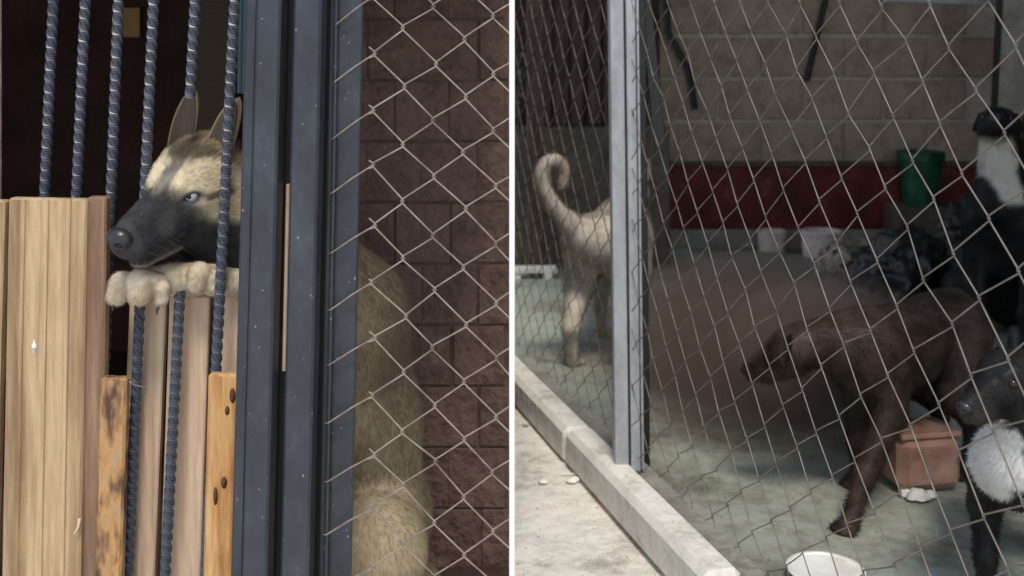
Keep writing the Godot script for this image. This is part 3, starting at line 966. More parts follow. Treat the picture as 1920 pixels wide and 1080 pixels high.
func kennel_dogs() -> void:
	var nz := FastNoiseLite.new()
	nz.seed = 8
	nz.frequency = 14.0
	# pale tan dog, seen from behind, tail curled over
	var p := Vector3(0.262, 0, -3.12)
	var way := Vector3(0.30, 0, -0.95).normalized()
	var dog := thing("dog", "pale tan dog standing with its back turned and tail curled up, beside the steel post", "dog", p, "dogs loose in the block kennel")
	dog.set_meta("way", way)
	var sc := 0.97
	var T := heading(p + way * 0.22 * sc, way)
	var tail := [at(1066, 418, 3.08), at(1036, 382, 3.05), at(1017, 345, 3.04), at(1019, 312, 3.04), at(1040, 299, 3.05), at(1058, 316, 3.06), at(1056, 345, 3.06)]
	var b := dog_body(T, sc, {"head": Vector3(0.36, 0.47, 0.0), "steps": [0.0, 0.05, -0.02, 0.03], "tail": tail, "fat": 1.02})
	var HT := heading(T * (Vector3(0.40, 0.50, 0) * sc), way + Vector3(-0.2, -0.35, 0))
	dog_head(b, HT, sc)
	var paint := func(q: Vector3, n: Vector3) -> Color:
		var w := nz.get_noise_3dv(q)
		var c := mix3(Color(0.50, 0.44, 0.37), Color(0.60, 0.55, 0.49), 0.5 + w)
		return mix3(c, Color(0.34, 0.28, 0.22), 0.8 * smoothstep(0.56, 0.62, q.y - w * 0.03) * smoothstep(at(1034, 0, 3.05).x, at(1052, 0, 3.05).x, q.x))
	finish_dog(dog, b, Vector3(0.03, -0.004, -4.05), Vector3(0.75, 0.70, -2.88), 0.0078, paint, 40000, 0.016, 21)
	face(dog, HT, sc)
	for s in [-1.0, 1.0]: prick_ear(dog, HT, sc, s, Color(0.40, 0.34, 0.27))
	# brown dog walking left with its head down
	p = Vector3(0.865, 0, -2.22)
	way = Vector3(-0.80, 0, 0.60).normalized()
	dog = thing("dog", "short-haired brown dog stepping forward with lowered head, behind the black and white dog", "dog", p, "dogs loose in the block kennel")
	dog.set_meta("way", way)
	sc = 0.82
	T = heading(p, way)
	b = dog_body(T, sc, {"head": Vector3(0.34, 0.42, 0.06), "steps": [0.20, -0.05, 0.04, -0.06], "tail": [T * (Vector3(-0.27, 0.43, 0) * sc), T * (Vector3(-0.36, 0.38, 0) * sc), T * (Vector3(-0.42, 0.28, 0) * sc)]})
	HT = heading(T * (Vector3(0.375, 0.41, 0.085) * sc), Vector3(-0.72, -0.42, -0.55))
	dog_head(b, HT, sc)
	paint = func(q: Vector3, _n: Vector3) -> Color:
		var w := nz.get_noise_3dv(q * 1.3)
		var c := mix3(Color(0.028, 0.019, 0.0145), Color(0.068, 0.046, 0.036), 0.5 + 1.2 * w)
		return c
	finish_dog(dog, b, Vector3(0.38, -0.004, -2.70), Vector3(1.28, 0.56, -1.88), 0.0062, paint, 60000, 0.012, 22)
	face(dog, HT, sc)
	for s in [-1.0, 1.0]: flop_ear(dog, HT, sc, s, Color(0.024, 0.018, 0.015))
	# small black and white dog near the fence
	p = Vector3(0.885, 0, -1.77)
	way = Vector3(-0.42, 0, 0.90).normalized()
	dog = thing("dog", "small black dog with white chest standing close behind the chain link", "dog", p, "dogs loose in the block kennel")
	dog.set_meta("way", way)
	sc = 0.70
	T = heading(p, way)
	b = dog_body(T, sc, {"head": Vector3(0.27, 0.52, 0.0), "steps": [0.03, -0.01, 0.0, 0.03], "tail": [T * (Vector3(-0.27, 0.43, 0) * sc), T * (Vector3(-0.36, 0.46, 0) * sc), T * (Vector3(-0.42, 0.55, 0) * sc)]})
	HT = heading(at(1896, 706, 1.61), Vector3(-0.86, -0.16, 0.50))
	dog_head(b, HT, 0.82)
	var cw := at(1862, 895, 1.57)
	var mz: Vector3 = HT * Vector3(0.10, -0.05, 0)
	paint = func(q: Vector3, _n: Vector3) -> Color:
		var w := nz.get_noise_3dv(q * 1.6)
		var c := mix3(Color(0.010, 0.010, 0.011), Color(0.022, 0.021, 0.021), 0.5 + w)
		var e := (q - cw) / Vector3(0.062, 0.085, 0.12)
		c = mix3(c, Color(0.78, 0.77, 0.76), smoothstep(1.06, 0.92, e.length() + w * 0.25))
		if q.y < 0.17 and q.x > 0.83 and q.z > -1.72: c = mix3(c, Color(0.17, 0.10, 0.06), 1.0 if q.y + w * 0.04 < 0.15 else 0.0)
		return mix3(c, Color(0.05, 0.042, 0.038), smoothstep(0.05, 0.03, (q - mz).length()))
	finish_dog(dog, b, Vector3(0.66, -0.004, -2.12), Vector3(1.18, 0.52, -1.45), 0.0052, paint, 40000, 0.010, 23)
	face(dog, HT, 0.82)
	for s in [-1.0, 1.0]: flop_ear(dog, HT, 0.82, s, Color(0.014, 0.013, 0.013))
	# black dog sitting by the back wall, white bib
	p = Vector3(at(1892, 0, 3.45).x, 0, -3.45)
	way = Vector3(-0.62, 0, 0.78).normalized()
	dog = thing("dog", "large black dog with a long white bib sitting under the grey panel", "dog", p, "dogs loose in the block kennel")
	dog.set_meta("way", way)
	T = heading(p, way)
	b = Body.new()
	b.chain([T * Vector3(-0.14, 0.13, 0), T * Vector3(-0.04, 0.30, 0), T * Vector3(0.06, 0.47, 0)], [0.115, 0.112, 0.108], 0.05)
	b.cap(T * Vector3(0.07, 0.50, 0), T * Vector3(0.12, 0.68, 0), 0.088, 0.065, 0.04)
	for s in [-1, 1]:
		b.chain([T * Vector3(0.07, 0.42, 0.07 * s), T * Vector3(0.06, 0.27, 0.085 * s), T * Vector3(0.10, 0.12, 0.075 * s), T * Vector3(0.105, 0.035, 0.075 * s)], [0.07, 0.042, 0.028, 0.022], 0.025)
		_paw(b, T * Vector3(0.11, 0.022, 0.075 * s), way, T.basis.z, 1.1)
		b.chain([T * Vector3(-0.14, 0.15, 0.07 * s), T * Vector3(0.03, 0.17, 0.14 * s), T * Vector3(-0.08, 0.04, 0.15 * s)], [0.10, 0.062, 0.03], 0.03)
		_paw(b, T * Vector3(-0.06, 0.022, 0.15 * s), way, T.basis.z, 1.1)
	b.chain([T * Vector3(-0.24, 0.06, 0), T * Vector3(-0.36, 0.03, 0.05), T * Vector3(-0.44, 0.025, 0.12)], [0.04, 0.028, 0.018], 0.02)
	HT = heading(T * Vector3(0.15, 0.745, 0), Vector3(-0.45, 0.22, 0.80))
	dog_head(b, HT, 1.08)
	var c0 := at(1866, 268, 3.30)
	var c1 := at(1902, 385, 3.30)
	paint = func(q: Vector3, _n: Vector3) -> Color:
		var w := nz.get_noise_3dv(q)
		var c := mix3(Color(0.008, 0.008, 0.009), Color(0.020, 0.019, 0.019), 0.5 + w)
		var h := clampf((c0.y - q.y) / (c0.y - c1.y), -0.15, 1.1)
		var mid := lerpf(c0.x, c1.x, h)
		var wd := lerpf(0.056, 0.030, clampf(h, 0.0, 1.0))
		var inr := smoothstep(wd + 0.012, wd - 0.008, absf(q.x - mid) + w * 0.02) * smoothstep(c1.y - 0.01, c1.y + 0.02, q.y) * smoothstep(c0.y + 0.03, c0.y, q.y)
		return mix3(c, Color(0.55, 0.53, 0.48), inr if q.z > -3.50 else 0.0)
	finish_dog(dog, b, Vector3(1.3, -0.004, -3.95), Vector3(2.05, 0.88, -3.05), 0.009, paint, 26000, 0.014, 24)
	face(dog, HT, 1.08)
	for s in [-1.0, 1.0]: flop_ear(dog, HT, 1.08, s, Color(0.012, 0.011, 0.011))

# ---------------------------------------------------------------- barred gate, boards, posts
func gate_side() -> void:
	var gate := thing("barred_gate", "dark twisted iron bars of the gate the shepherd dog looks through", "gate", Vector3(at(280, 0, 1.385).x, 0, -1.385))
	var tops := [[100, 52], [160, 112], [222, 182], [288, 240], [366, 310], [440, 386]]
	for i in tops.size():
		var px: float = tops[i][0]
		var dd := 1.347 + (440.0 - px) * 0.00022
		if i == 4:
			twisted_bar(px, tops[i][1], dd, -120, 184, gate, 0.4)
			twisted_bar(px, tops[i][1], dd, 546, 3000, gate, 0.1)
		else:
			twisted_bar(px, tops[i][1], dd, -120, 3000, gate, 0.7 * i)
	var mb := MB.new()   # bottom and top rails, outside the picture
	mb.off = gate.position
	mb.box(Vector3((at(60, 0, 1.43).x + at(460, 0, 1.35).x) * 0.5, 0.03, -1.39), Vector3(0.16, 0.012, 0.010), Basis(Vector3.UP, 0.21), 0.002)
	put("rail", mb.mesh(), M.bar, gate)
	mb = MB.new()
	mb.off = gate.position
	mb.box(Vector3((at(110, 0, 1.43).x + at(460, 0, 1.35).x) * 0.5 + 0.01, CH + 0.20, -1.39), Vector3(0.16, 0.012, 0.010), Basis(Vector3.UP, 0.21), 0.002)
	put("rail", mb.mesh(), M.bar, gate)
	# boards on the camera side of the first three bars
	var bd := thing("board_screen", "tall light brown boards fixed in front of the iron bars", "boards", Vector3(at(100, 0, 1.36).x, 0, -1.36))
	var spec := [[-6.0, -36.0, 62, 1.352, M.board, 374], [102.0, 82.0, 146, 1.348, M.board, 371], [192.0, 176.0, 36, 1.356, M.board_dark, 368]]
	for s in spec:
		mb = MB.new()
		mb.off = bd.position
		lean_bar(mb, s[0], s[1], s[3], s[2] * s[3] / F, 0.018, s[5], 99999.0, 0.0025)
		put("board", mb.mesh(), s[4], bd)
	# raised ribs of the main board's moulded face
	for r in [[52, 30, 8], [92, 72, 14], [136, 116, 9]]:
		mb = MB.new()
		mb.off = bd.position
		lean_bar(mb, r[0], r[1], 1.3385, r[2] * 1.34 / F, 0.004, 373, 99999.0, 0.0018)
		put("rib", mb.mesh(), M.board, bd)
	mb = MB.new()   # torn splinter and nick in the face
	mb.off = bd.position
	mb.lathe(at(64, 652, 1.3385), [Vector2(0.0, -0.0105), Vector2(0.0012, -0.008), Vector2(0.0022, -0.004), Vector2(0.0040, 0.0005), Vector2(0.0034, 0.004), Vector2(0.0016, 0.0065), Vector2(0.0009, 0.0095), Vector2(0.0, 0.0115)], 14, Vector2(1.0, 0.4))
	put("nick", mb.mesh(), M.paper, bd)
	mb = MB.new()
	mb.off = bd.position
	mb.tube([at(150, 972, 1.337), at(147, 988, 1.334), at(139, 1002, 1.330)], 0.0028, 6, 0.3)
	put("splinter", mb.mesh(), M.board_pale, bd)
	# pale board behind the bars that the paws rest on
	var pb := thing("board", "pale upright board behind the bars under the shepherd dog's paws", "board", Vector3(at(366, 0, 1.41).x, 0, -1.41))
	for s in [[304, 258, 68, 1.408], [376, 340, 74, 1.404], [444, 424, 56, 1.408]]:
		mb = MB.new()
		mb.off = pb.position
		lean_bar(mb, s[0], s[1], s[3], s[2] * s[3] / F, 0.014, 553, 99999.0, 0.002)
		put("plank", mb.mesh(), M.board_pale, pb)
	# two short rough planks in front
	var pa := thing("rough_plank", "short stained old plank with a dark blotch beside the light brown boards", "plank", Vector3(at(215, 0, 1.35).x, 0, -1.35), "short rough planks at the gate")
	mb = MB.new()
	mb.off = pa.position
	lean_bar(mb, 236, 206, 1.350, 50 * 1.35 / F, 0.016, 706, 99999.0, 0.003)
	put("plank", mb.mesh(), M.board_old, pa)
	var pc := thing("rough_plank", "short orange-brown plank with dark knots beside the steel posts", "plank", Vector3(at(420, 0, 1.335).x, 0, -1.335), "short rough planks at the gate")
	mb = MB.new()
	mb.off = pc.position
	lean_bar(mb, 440, 412, 1.332, 58 * 1.332 / F, 0.014, 699, 99999.0, 0.003)
	put("plank", mb.mesh(), M.board_orange, pc)
	for kn in [[436, 742, 0.004, 0.010], [426, 770, 0.003, 0.006], [420, 905, 0.004, 0.008], [404, 930, 0.003, 0.012]]:
		mb = MB.new()
		mb.off = pc.position
		var prof := []
		for q in 11: prof.append(Vector2(kn[2] * sin(PI * q / 10.0), -kn[3] * cos(PI * q / 10.0)))
		mb.lathe(at(kn[0], kn[1], 1.3247), prof, 14, Vector2(1.0, 0.35))
		put("knot", mb.mesh(), M.knot, pc)
	var tie := MB.new()
	var tc := at(258, 722, 1.36)
	tie.off = tc
	tie.tube([at(244, 716, 1.340), at(252, 722, 1.352), at(262, 724, 1.362), at(273, 726, 1.374), at(278, 726, 1.398)], 0.0011, 5)
	tag(put("tie_wire", tie.mesh(), M.galv, null, tc), "short bright wire tying the stained plank to an iron bar", "wire")
	# steel posts
	var po := thing("steel_post", "dark blue-grey steel channel post beside the shepherd dog", "post", Vector3(at(505, 0, 1.27).x, 0, -1.27), "steel posts between gate and chain link")
	for s in [[478, 450, 24, 1.262, 0.030], [511, 484, 46, 1.254, 0.040]]:
		mb = MB.new()
		mb.off = po.position
		lean_bar(mb, s[0], s[1], s[3], s[2] * s[3] / F, s[4], -130, 99999.0, 0.003)
		put("flange" if s[2] < 30 else "web", mb.mesh(), M.steel, po)
	mb = MB.new()
	mb.off = po.position
	lean_bar(mb, 545, 519, 1.292, 30 * 1.28 / F, 0.006, -130, 99999.0, 0.001)
	put("backing_strip", mb.mesh(), M.black, po)
	var sl := MB.new()
	var slp := at(538, 520, 1.278)
	sl.off = slp
	sl.box(at(537, 520, 1.279), Vector3(0.0022, 0.118, 0.004), Basis(Vector3.BACK, -0.022), 0.001)
	tag(put("wood_sliver", sl.mesh(), M.board_pale, null, slp), "thin pale wood sliver wedged in the groove between the steel posts", "sliver")
	var p2 := thing("steel_post", "dark steel post beside the black gap and the chain link frame", "post", Vector3(at(577, 0, 1.26).x, 0, -1.26), "steel posts between gate and chain link")
	mb = MB.new()
	mb.off = p2.position
	lean_bar(mb, 583, 558, 1.256, 52 * 1.256 / F, 0.040, -130, 99999.0, 0.003)
	put("web", mb.mesh(), M.steel, p2)
	mb = MB.new()
	mb.off = p2.position
	lean_bar(mb, 612, 590, 1.300, 30 * 1.29 / F, 0.005, -130, 99999.0, 0.001)
	put("backing_strip", mb.mesh(), M.black, p2)
	# chain link with its flat frame
	var fn := thing("chain_link_fence", "taut rusty chain link panel in front of the dark brick wall", "fence", Vector3(at(800, 0, 1.27).x, 0, -1.27))
	mb = MB.new()
	mb.off = fn.position
	lean_bar(mb, 651, 629, 1.286, 60 * 1.286 / F, 0.008, -130, 99999.0, 0.0015)
	put("frame", mb.mesh(), M.steel, fn)
	mb = MB.new()
	mb.off = fn.position
	mb.tube([at(632, -130, 1.274), at(626, 300, 1.274), at(618, 700, 1.274), at(606, 1330, 1.274)], 0.0028, 8)
	put("tension_rod", mb.mesh(), M.steel, fn)
	var k := 1.27 / F
	chain_link(fn, at(871, 74, 1.268), Vector3(1, 0, 0), Vector3(0, 1, 0), Vector2(57 * k, -63 * k), Vector2(-57 * k, -44 * k), Vector2((692 - 871) * k, -0.93), Vector2((954.5 - 871) * k, 0.16), 0.00112, M.wire, 0.006, 31)
	var nz := FastNoiseLite.new()
	nz.seed = 31
	nz.frequency = 9.0
	for j in range(0, 13):
		var q0 := Vector2(57 * k, -63 * k) * -3.0 + Vector2(0, -107 * k) * j
		var q := q0 + Vector2(nz.get_noise_2d(q0.x, q0.y), nz.get_noise_2d(q0.x + 7.0, q0.y + 3.0)) * 0.006
		mb = MB.new()
		mb.off = fn.position
		var a := at(871, 74, 1.268) + Vector3(q.x, q.y, 0)
		var e := Vector3(at(630 - 0.02 * (74 - q.y / k), 0, 1.27).x, a.y - 52 * k, -1.271)
		if e.y < 0.02: continue
		mb.tube([a + Vector3(0.001, 0.003, 0.001), a, a.lerp(e, 0.5) + Vector3(0, 0.0012, 0), e, e + Vector3(-0.004, -0.002, -0.005)], 0.00112, 5)
		put("wire", mb.mesh(), M.wire, fn)

func run_walls() -> void:
	# brick wall of squarish bricks behind the chain link
	var w := thing("brick_wall", "dark red-brown brick wall behind the taut chain link", "wall", Vector3(-0.3, 0, -1.90))
	var bw := 0.100
	var bh := 0.111
	var z := -1.85
	var mb := MB.new()
	mb.off = w.position
	mb.box(Vector3(-0.222, 0.556, z - 0.0395), Vector3(0.218, 0.556, 0.05), Basis.IDENTITY, 0.001)
	put("mortar", mb.mesh(), M.mortar_dark, w)
	rng.seed = 5
	for j in 10:
		for i in 6:
			var x0 := maxf(-0.440, -0.462 + bw * i + (0.5 * bw if j % 2 else 0.0) + rng.randf_range(-0.006, 0.006))
			var x1 := minf(-0.004, -0.462 + bw * (i + 1) + (0.5 * bw if j % 2 else 0.0))
			if x1 - x0 < 0.02: continue
			mb = MB.new()
			mb.box(Vector3.ZERO, Vector3((x1 - x0) * 0.5 - 0.0018, bh * 0.5 - 0.0020, 0.013), Basis(Vector3.BACK, rng.randf_range(-0.010, 0.010)), 0.0018)
			put("brick", mb.mesh(), M["brick%d" % (rng.randi() % 3)], w, Vector3((x0 + x1) * 0.5, bh * (j + 0.5) + 0.002, z + rng.randf_range(-0.0008, 0.002)) - w.position)
	var cv := thing("run_roof", "sheet roof over the run between the chain link and the brick wall", "roof", Vector3(-0.22, 1.11, -1.6))
	mb = MB.new()
	mb.off = cv.position
	mb.box(Vector3(-0.223, 1.122, -1.62), Vector3(0.218, 0.008, 0.31), Basis.IDENTITY, 0.002)
	put("sheet", mb.mesh(), M.roof, cv)
	# dark covered room behind the bars
	var room := thing("shelter", "dark covered room behind the iron bars", "shelter", Vector3(-1.0, 0, -2.6))
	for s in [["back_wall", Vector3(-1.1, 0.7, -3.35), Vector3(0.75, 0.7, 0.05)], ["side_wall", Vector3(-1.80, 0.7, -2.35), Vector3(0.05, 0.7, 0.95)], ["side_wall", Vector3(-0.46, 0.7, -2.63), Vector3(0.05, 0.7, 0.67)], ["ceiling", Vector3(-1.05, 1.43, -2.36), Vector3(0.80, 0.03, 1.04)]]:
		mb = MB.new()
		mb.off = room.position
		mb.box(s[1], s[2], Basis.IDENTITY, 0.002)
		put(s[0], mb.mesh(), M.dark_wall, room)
	# things seen in the dark room
	mb = MB.new()
	var q := at(247, 42, 3.28)
	mb.off = q
	mb.box(q, Vector3(0.028, 0.048, 0.006), Basis.IDENTITY, 0.003)
	tag(put("wall_plate", mb.mesh(), M.yellow, null, q), "small yellowish plate on the dark wall between the bars", "plate")
	var pp := Vector3(at(397, 0, 2.9).x, 0, -2.9)
	mb = MB.new()
	mb.off = pp
	mb.box(pp + Vector3(0, 0.68, 0), Vector3(0.055, 0.68, 0.02), Basis.IDENTITY, 0.003)
	tag(put("wood_post", mb.mesh(), M.olive, null, pp), "dull olive board standing in the dark above the shepherd dog's ears", "board")
	var cs := thing("corrugated_strip", "narrow teal corrugated sheet above the shepherd dog's near ear", "sheet", Vector3(at(465, 0, 1.62).x, 0.88, -1.62))
	for i in 4:
		mb = MB.new()
		mb.off = cs.position
		var px := 451.0 + i * 8.5
		mb.tube([at(px + 3, -140, 1.62), at(px - 2, 175, 1.62)], 0.0042, 10)
		put("rib", mb.mesh(), M.teal, cs)
	# plastered pillar at the picture's edge
	var pl := Vector3(at(-50, 0, 1.42).x, 0, -1.42)
	mb = MB.new()
	mb.off = pl
	mb.box(pl + Vector3(0, 0.7, 0), Vector3(0.0265, 0.7, 0.03), Basis.IDENTITY, 0.004)
	tag(put("pillar", mb.mesh(), M.plaster, null, pl), "sliver of pinkish plaster pillar left of all the iron bars", "pillar")

# ---------------------------------------------------------------- the block kennel
func line(Z: float) -> Vector3:   # foot of the oblique fence at a depth
	return Vector3(lerpf(0.243, 0.522, (2.15 - Z) / 1.01), 0, -Z)

func kennel() -> void:
	var along := (line(1.14) - line(2.15)).normalized()
	var out := along.cross(Vector3.UP).normalized()
	if out.x > 0.0: out = -out
	# kerb of cast pieces under the fence, with a lower grey step inside
	var kb := thing("kerb", "white-washed concrete kerb running under the chain link fence", "kerb", line(2.15))
	var a := line(3.03)
	var len := (line(0.72) - a).length()
	var s := 0.0
	var cuts := [0.0, 0.70, 1.42, 2.05, len]
	for i in 4:
		var c0: float = cuts[i] + 0.0025
		var c1: float = cuts[i + 1] - 0.0025
		var mb := MB.new()
		mb.off = kb.position
		mb.box(a + along * (c0 + c1) * 0.5 + out * 0.032 + Vector3(0, 0.042 + 0.002 * (i % 2), 0), Vector3((c1 - c0) * 0.5, 0.042, 0.036), Basis(along, Vector3.UP, along.cross(Vector3.UP)), 0.012)
		put("kerb_piece", mb.mesh(), M.kerb, kb)
	var m2 := MB.new()
	m2.off = kb.position
	m2.box(a + along * len * 0.5 - out * 0.038 + Vector3(0, 0.030, 0), Vector3(len * 0.5, 0.030, 0.032), Basis(along, Vector3.UP, along.cross(Vector3.UP)), 0.014)
	put("inner_step", m2.mesh(), M.kerb_grey, kb)
	# steel post of the fence
	var po := thing("fence_post", "pale grey steel post standing on the white kerb", "post", line(2.15))
	var px := func(p: float) -> float: return (p - 960.0) * 2.15 / F
	for e in [[1148, 1174, -2.140, 0.022, M.galv, "face"], [1178, 1196, -2.150, 0.030, M.galv, "channel"], [1199, 1204, -2.150, 0.016, M.galv, "lip"], [1172, 1200, -2.178, 0.008, M.black, "backing_strip"]]:
		var mb := MB.new()
		mb.off = po.position
		var x0: float = px.call(e[0])
		var x1: float = px.call(e[1])
		mb.box(Vector3((x0 + x1) * 0.5 - 0.004, 0.62, e[2]), Vector3((x1 - x0) * 0.5, 0.55, e[3]), Basis(Vector3.BACK, 0.012), 0.002)
		put(e[5], mb.mesh(), e[4], po)
	var dp := thing("steel_upright", "black steel upright just behind the pale grey post", "post", Vector3(px.call(1214) + 0.012, 0, -2.32))
	var m3 := MB.new()
	m3.off = dp.position
	m3.box(dp.position + Vector3(0, 0.60, 0), Vector3(0.0085, 0.60, 0.02), Basis(Vector3.BACK, 0.01), 0.002)
	put("upright", m3.mesh(), M.black, dp)
	m3 = MB.new()
	m3.off = dp.position
	m3.box(dp.position + Vector3(0.016, 0.96, 0.0), Vector3(0.014, 0.22, 0.012), Basis(Vector3.BACK, 0.10), 0.002)
	put("gusset", m3.mesh(), M.black, dp)
	# woven wire, two panels on the two sides of the post
	var f1 := thing("chain_link_fence", "far chain link panel between the white lath and the pale grey post", "fence", line(2.6), "chain link panels of the block kennel")
	var f2 := thing("chain_link_fence", "near chain link panel that the black and white dog stands behind", "fence", line(1.5), "chain link panels of the block kennel")
	var o := line(1.14) + Vector3(0, CH - (166.0 - HY) * 1.14 / F, 0)
	var uc := (line(2.15) - o).dot(along)
	chain_link(f1, o, along, Vector3.UP, Vector2(0.039, -0.050), Vector2(-0.055, -0.043), Vector2((line(3.0) - o).dot(along), -0.77), Vector2(uc - 0.012, 0.24), 0.00105, M.wire_bright, 0.010, 33)
	chain_link(f2, o, along, Vector3.UP, Vector2(0.039, -0.050), Vector2(-0.055, -0.043), Vector2(uc + 0.02, -0.77), Vector2((line(0.74) - o).dot(along), 0.24), 0.00105, M.wire_bright, 0.014, 33)
	# block wall
	var bw := thing("block_wall", "grey-brown concrete block wall with pale mortar lines above the red band", "wall", Vector3(1.7, 0, -5.6))
	var mm := MB.new()
	mm.off = bw.position
	mm.box(Vector3(1.72, 0.848, -5.62), Vector3(1.06, 0.848, 0.10), Basis.IDENTITY, 0.002)
	put("mortar", mm.mesh(), M.mortar, bw)
	rng.seed = 9
	var bh := 0.232
	var bl := 0.45
	var shapes := []
	for i in 4:
		mm = MB.new()
		mm.box(Vector3.ZERO, Vector3(bl * 0.5 - 0.007, bh * 0.5 - 0.008 - 0.001 * i, 0.02), Basis(Vector3.BACK, rng.randf_range(-0.006, 0.006)), 0.006)
		shapes.append(mm.mesh())
	var half := MB.new()
	half.box(Vector3.ZERO, Vector3(bl * 0.25 - 0.007, bh * 0.5 - 0.008, 0.02), Basis.IDENTITY, 0.006)
	var halfm := half.mesh()
	for j in 9:
		var y := 0.435 + bh * (j - 1) + bh * 0.5
		if y + bh * 0.5 > 1.695: continue
		for i in 5:
			var x := 0.67 + bl * (i + 0.5) + (bl * 0.5 if j % 2 else 0.0)
			var sh = shapes[rng.randi() % 4]
			if x + bl * 0.5 > 2.79: continue
			put("block", sh, M["block%d" % (rng.randi() % 3)], bw, Vector3(x, y, -5.516 + rng.randf_range(-0.006, 0.004)) - bw.position)
		if j % 2: put("block", halfm, M.block1, bw, Vector3(0.67 + bl * 0.25, y, -5.516) - bw.position)
	# red painted lower band, standing proud of the blocks
	var rb := thing("red_band", "low dark red painted wall band behind the dishes", "wall", Vector3(1.7, 0, -5.40))
	mm = MB.new()
	mm.off = rb.position
	mm.box(Vector3(1.72, 0.215, -5.43), Vector3(1.06, 0.215, 0.06), Basis.IDENTITY, 0.008)
	put("face", mm.mesh(), M.red_wall, rb)
	mm = MB.new()
	mm.off = rb.position
	mm.box(Vector3(1.72, 0.440, -5.44), Vector3(1.06, 0.010, 0.075), Basis.IDENTITY, 0.005)
	put("ledge", mm.mesh(), M.render_grey, rb)
	mm = MB.new()
	mm.off = rb.position
	mm.box(Vector3(1.72, 0.05, -5.355), Vector3(1.06, 0.05, 0.012), Basis.IDENTITY, 0.004)
	put("skirting", mm.mesh(), M.kerb_grey, rb)
	# back-left: planks over a rendered wall
	var pw := thing("plank_wall", "dark upright planks above a rendered wall beyond the pale tan dog", "wall", Vector3(0.3, 0, -4.8))
	rng.seed = 12
	for i in 6:
		var x := 0.155 + i * 0.078
		mm = MB.new()
		mm.off = pw.position
		mm.box(Vector3(x, 1.18, -4.78 + rng.randf_range(-0.008, 0.008)), Vector3(0.033 + rng.randf_range(-0.006, 0.002), 0.50, 0.01), Basis(Vector3.BACK, rng.randf_range(-0.012, 0.012)), 0.002)
		put("plank", mm.mesh(), M.plank_grey, pw)
	mm = MB.new()
	mm.off = pw.position
	mm.box(Vector3(0.12, 0.335, -4.80), Vector3(0.62, 0.335, 0.05), Basis.IDENTITY, 0.004)
	put("rendered_base", mm.mesh(), M.render_grey, pw)
	mm = MB.new()
	mm.off = pw.position
	mm.box(Vector3(0.12, 0.845, -5.1), Vector3(0.62, 0.845, 0.03), Basis.IDENTITY, 0.002)
	put("backing", mm.mesh(), M.dark_wall, pw)
	mm = MB.new()
	var wp := Vector3(at(1004, 0, 4.62).x, 0, -4.62)
	mm.off = wp
	mm.box(wp + Vector3(0, 0.845, 0), Vector3(0.04, 0.845, 0.04), Basis.IDENTITY, 0.006)
	tag(put("timber_post", mm.mesh(), M.plank_grey, null, wp), "weathered timber post above the pale tan dog's tail", "post")
	mm = MB.new()
	var rl := Vector3(0.06, 0.045, -4.52)
	mm.off = rl
	mm.box(rl, Vector3(0.14, 0.014, 0.03), Basis(Vector3.UP, 0.05), 0.004)
	mm.box(rl + Vector3(-0.04, -0.03, 0), Vector3(0.02, 0.016, 0.025), Basis.IDENTITY, 0.003)
	mm.box(rl + Vector3(0.10, -0.03, 0), Vector3(0.02, 0.016, 0.025), Basis.IDENTITY, 0.003)
	tag(put("white_rail", mm.mesh(), M.white_plastic, null, rl), "low white rail on the floor behind the pale tan dog", "rail")
	# climbing plant beyond the timber post
	var vine := thing("climbing_plant", "sprig of dark green leaves beside the weathered timber post", "plant", Vector3(0.03, 0.0, -4.70))
	mm = MB.new()
	mm.off = vine.position
	mm.tube([Vector3(0.03, 0.67, -4.72), Vector3(0.025, 0.80, -4.71), Vector3(0.035, 0.95, -4.70), Vector3(0.02, 1.1, -4.70)], 0.004, 6)
	put("stem", mm.mesh(), M.plank_grey, vine)
	rng.seed = 17
	for i in 26:
		mm = MB.new()
		var lp := Vector3(0.03 + rng.randf_range(-0.035, 0.03), rng.randf_range(0.72, 1.02), -4.68 + rng.randf_range(-0.03, 0.03))
		var ax := Basis.from_euler(Vector3(rng.randf_range(-0.9, 0.9), rng.randf_range(-0.9, 0.9), rng.randf_range(-3.0, 3.0)))
		var L := 0.03
		var pts := [Vector3(0, 0, 0), Vector3(0.35, 0.3, 0.08), Vector3(0.42, 0.6, 0.05), Vector3(0, 1, -0.12), Vector3(-0.42, 0.6, 0.05), Vector3(-0.35, 0.3, 0.08)]
		for k in range(1, 5):
			mm.tri(lp + ax * pts[0] * L, lp + ax * pts[k] * L, lp + ax * pts[k + 1] * L)
		mm.off = Vector3.ZERO
		put("leaf", mm.mesh(), M.leaf, vine, -vine.position)
	# right side: dark side wall, grey panel, roof
	var sw := thing("side_wall", "dark rendered side wall of the block kennel", "wall", Vector3(2.85, 0, -3.2))
	mm = MB.new()
	mm.off = sw.position
	mm.box(Vector3(2.86, 0.848, -3.2), Vector3(0.06, 0.848, 2.5), Basis.IDENTITY, 0.002)
	put("face", mm.mesh(), M.render_grey, sw)
	mm = MB.new()
	var gp := at(1916, 60, 4.7)
	mm.off = gp
	mm.box(gp, Vector3(0.10, 0.385, 0.012), Basis(Vector3.BACK, -0.05), 0.004)
	var g := thing("grey_panel", "pale grey board hung high beside the block wall", "panel", gp)
	put("board", mm.mesh(), M.kerb_grey, g)
	mm = MB.new()
	mm.off = gp
	mm.box(gp + Vector3(-0.105, 0, -0.01), Vector3(0.009, 0.385, 0.02), Basis(Vector3.BACK, -0.05), 0.002)
	put("edge_strip", mm.mesh(), M.black, g)
	mm = MB.new()
	mm.off = gp
	mm.box(Vector3(gp.x + 0.08, gp.y - 0.25, -4.745), Vector3(0.02, gp.y - 0.25 if gp.y > 0.3 else 0.3, 0.02), Basis.IDENTITY, 0.002)
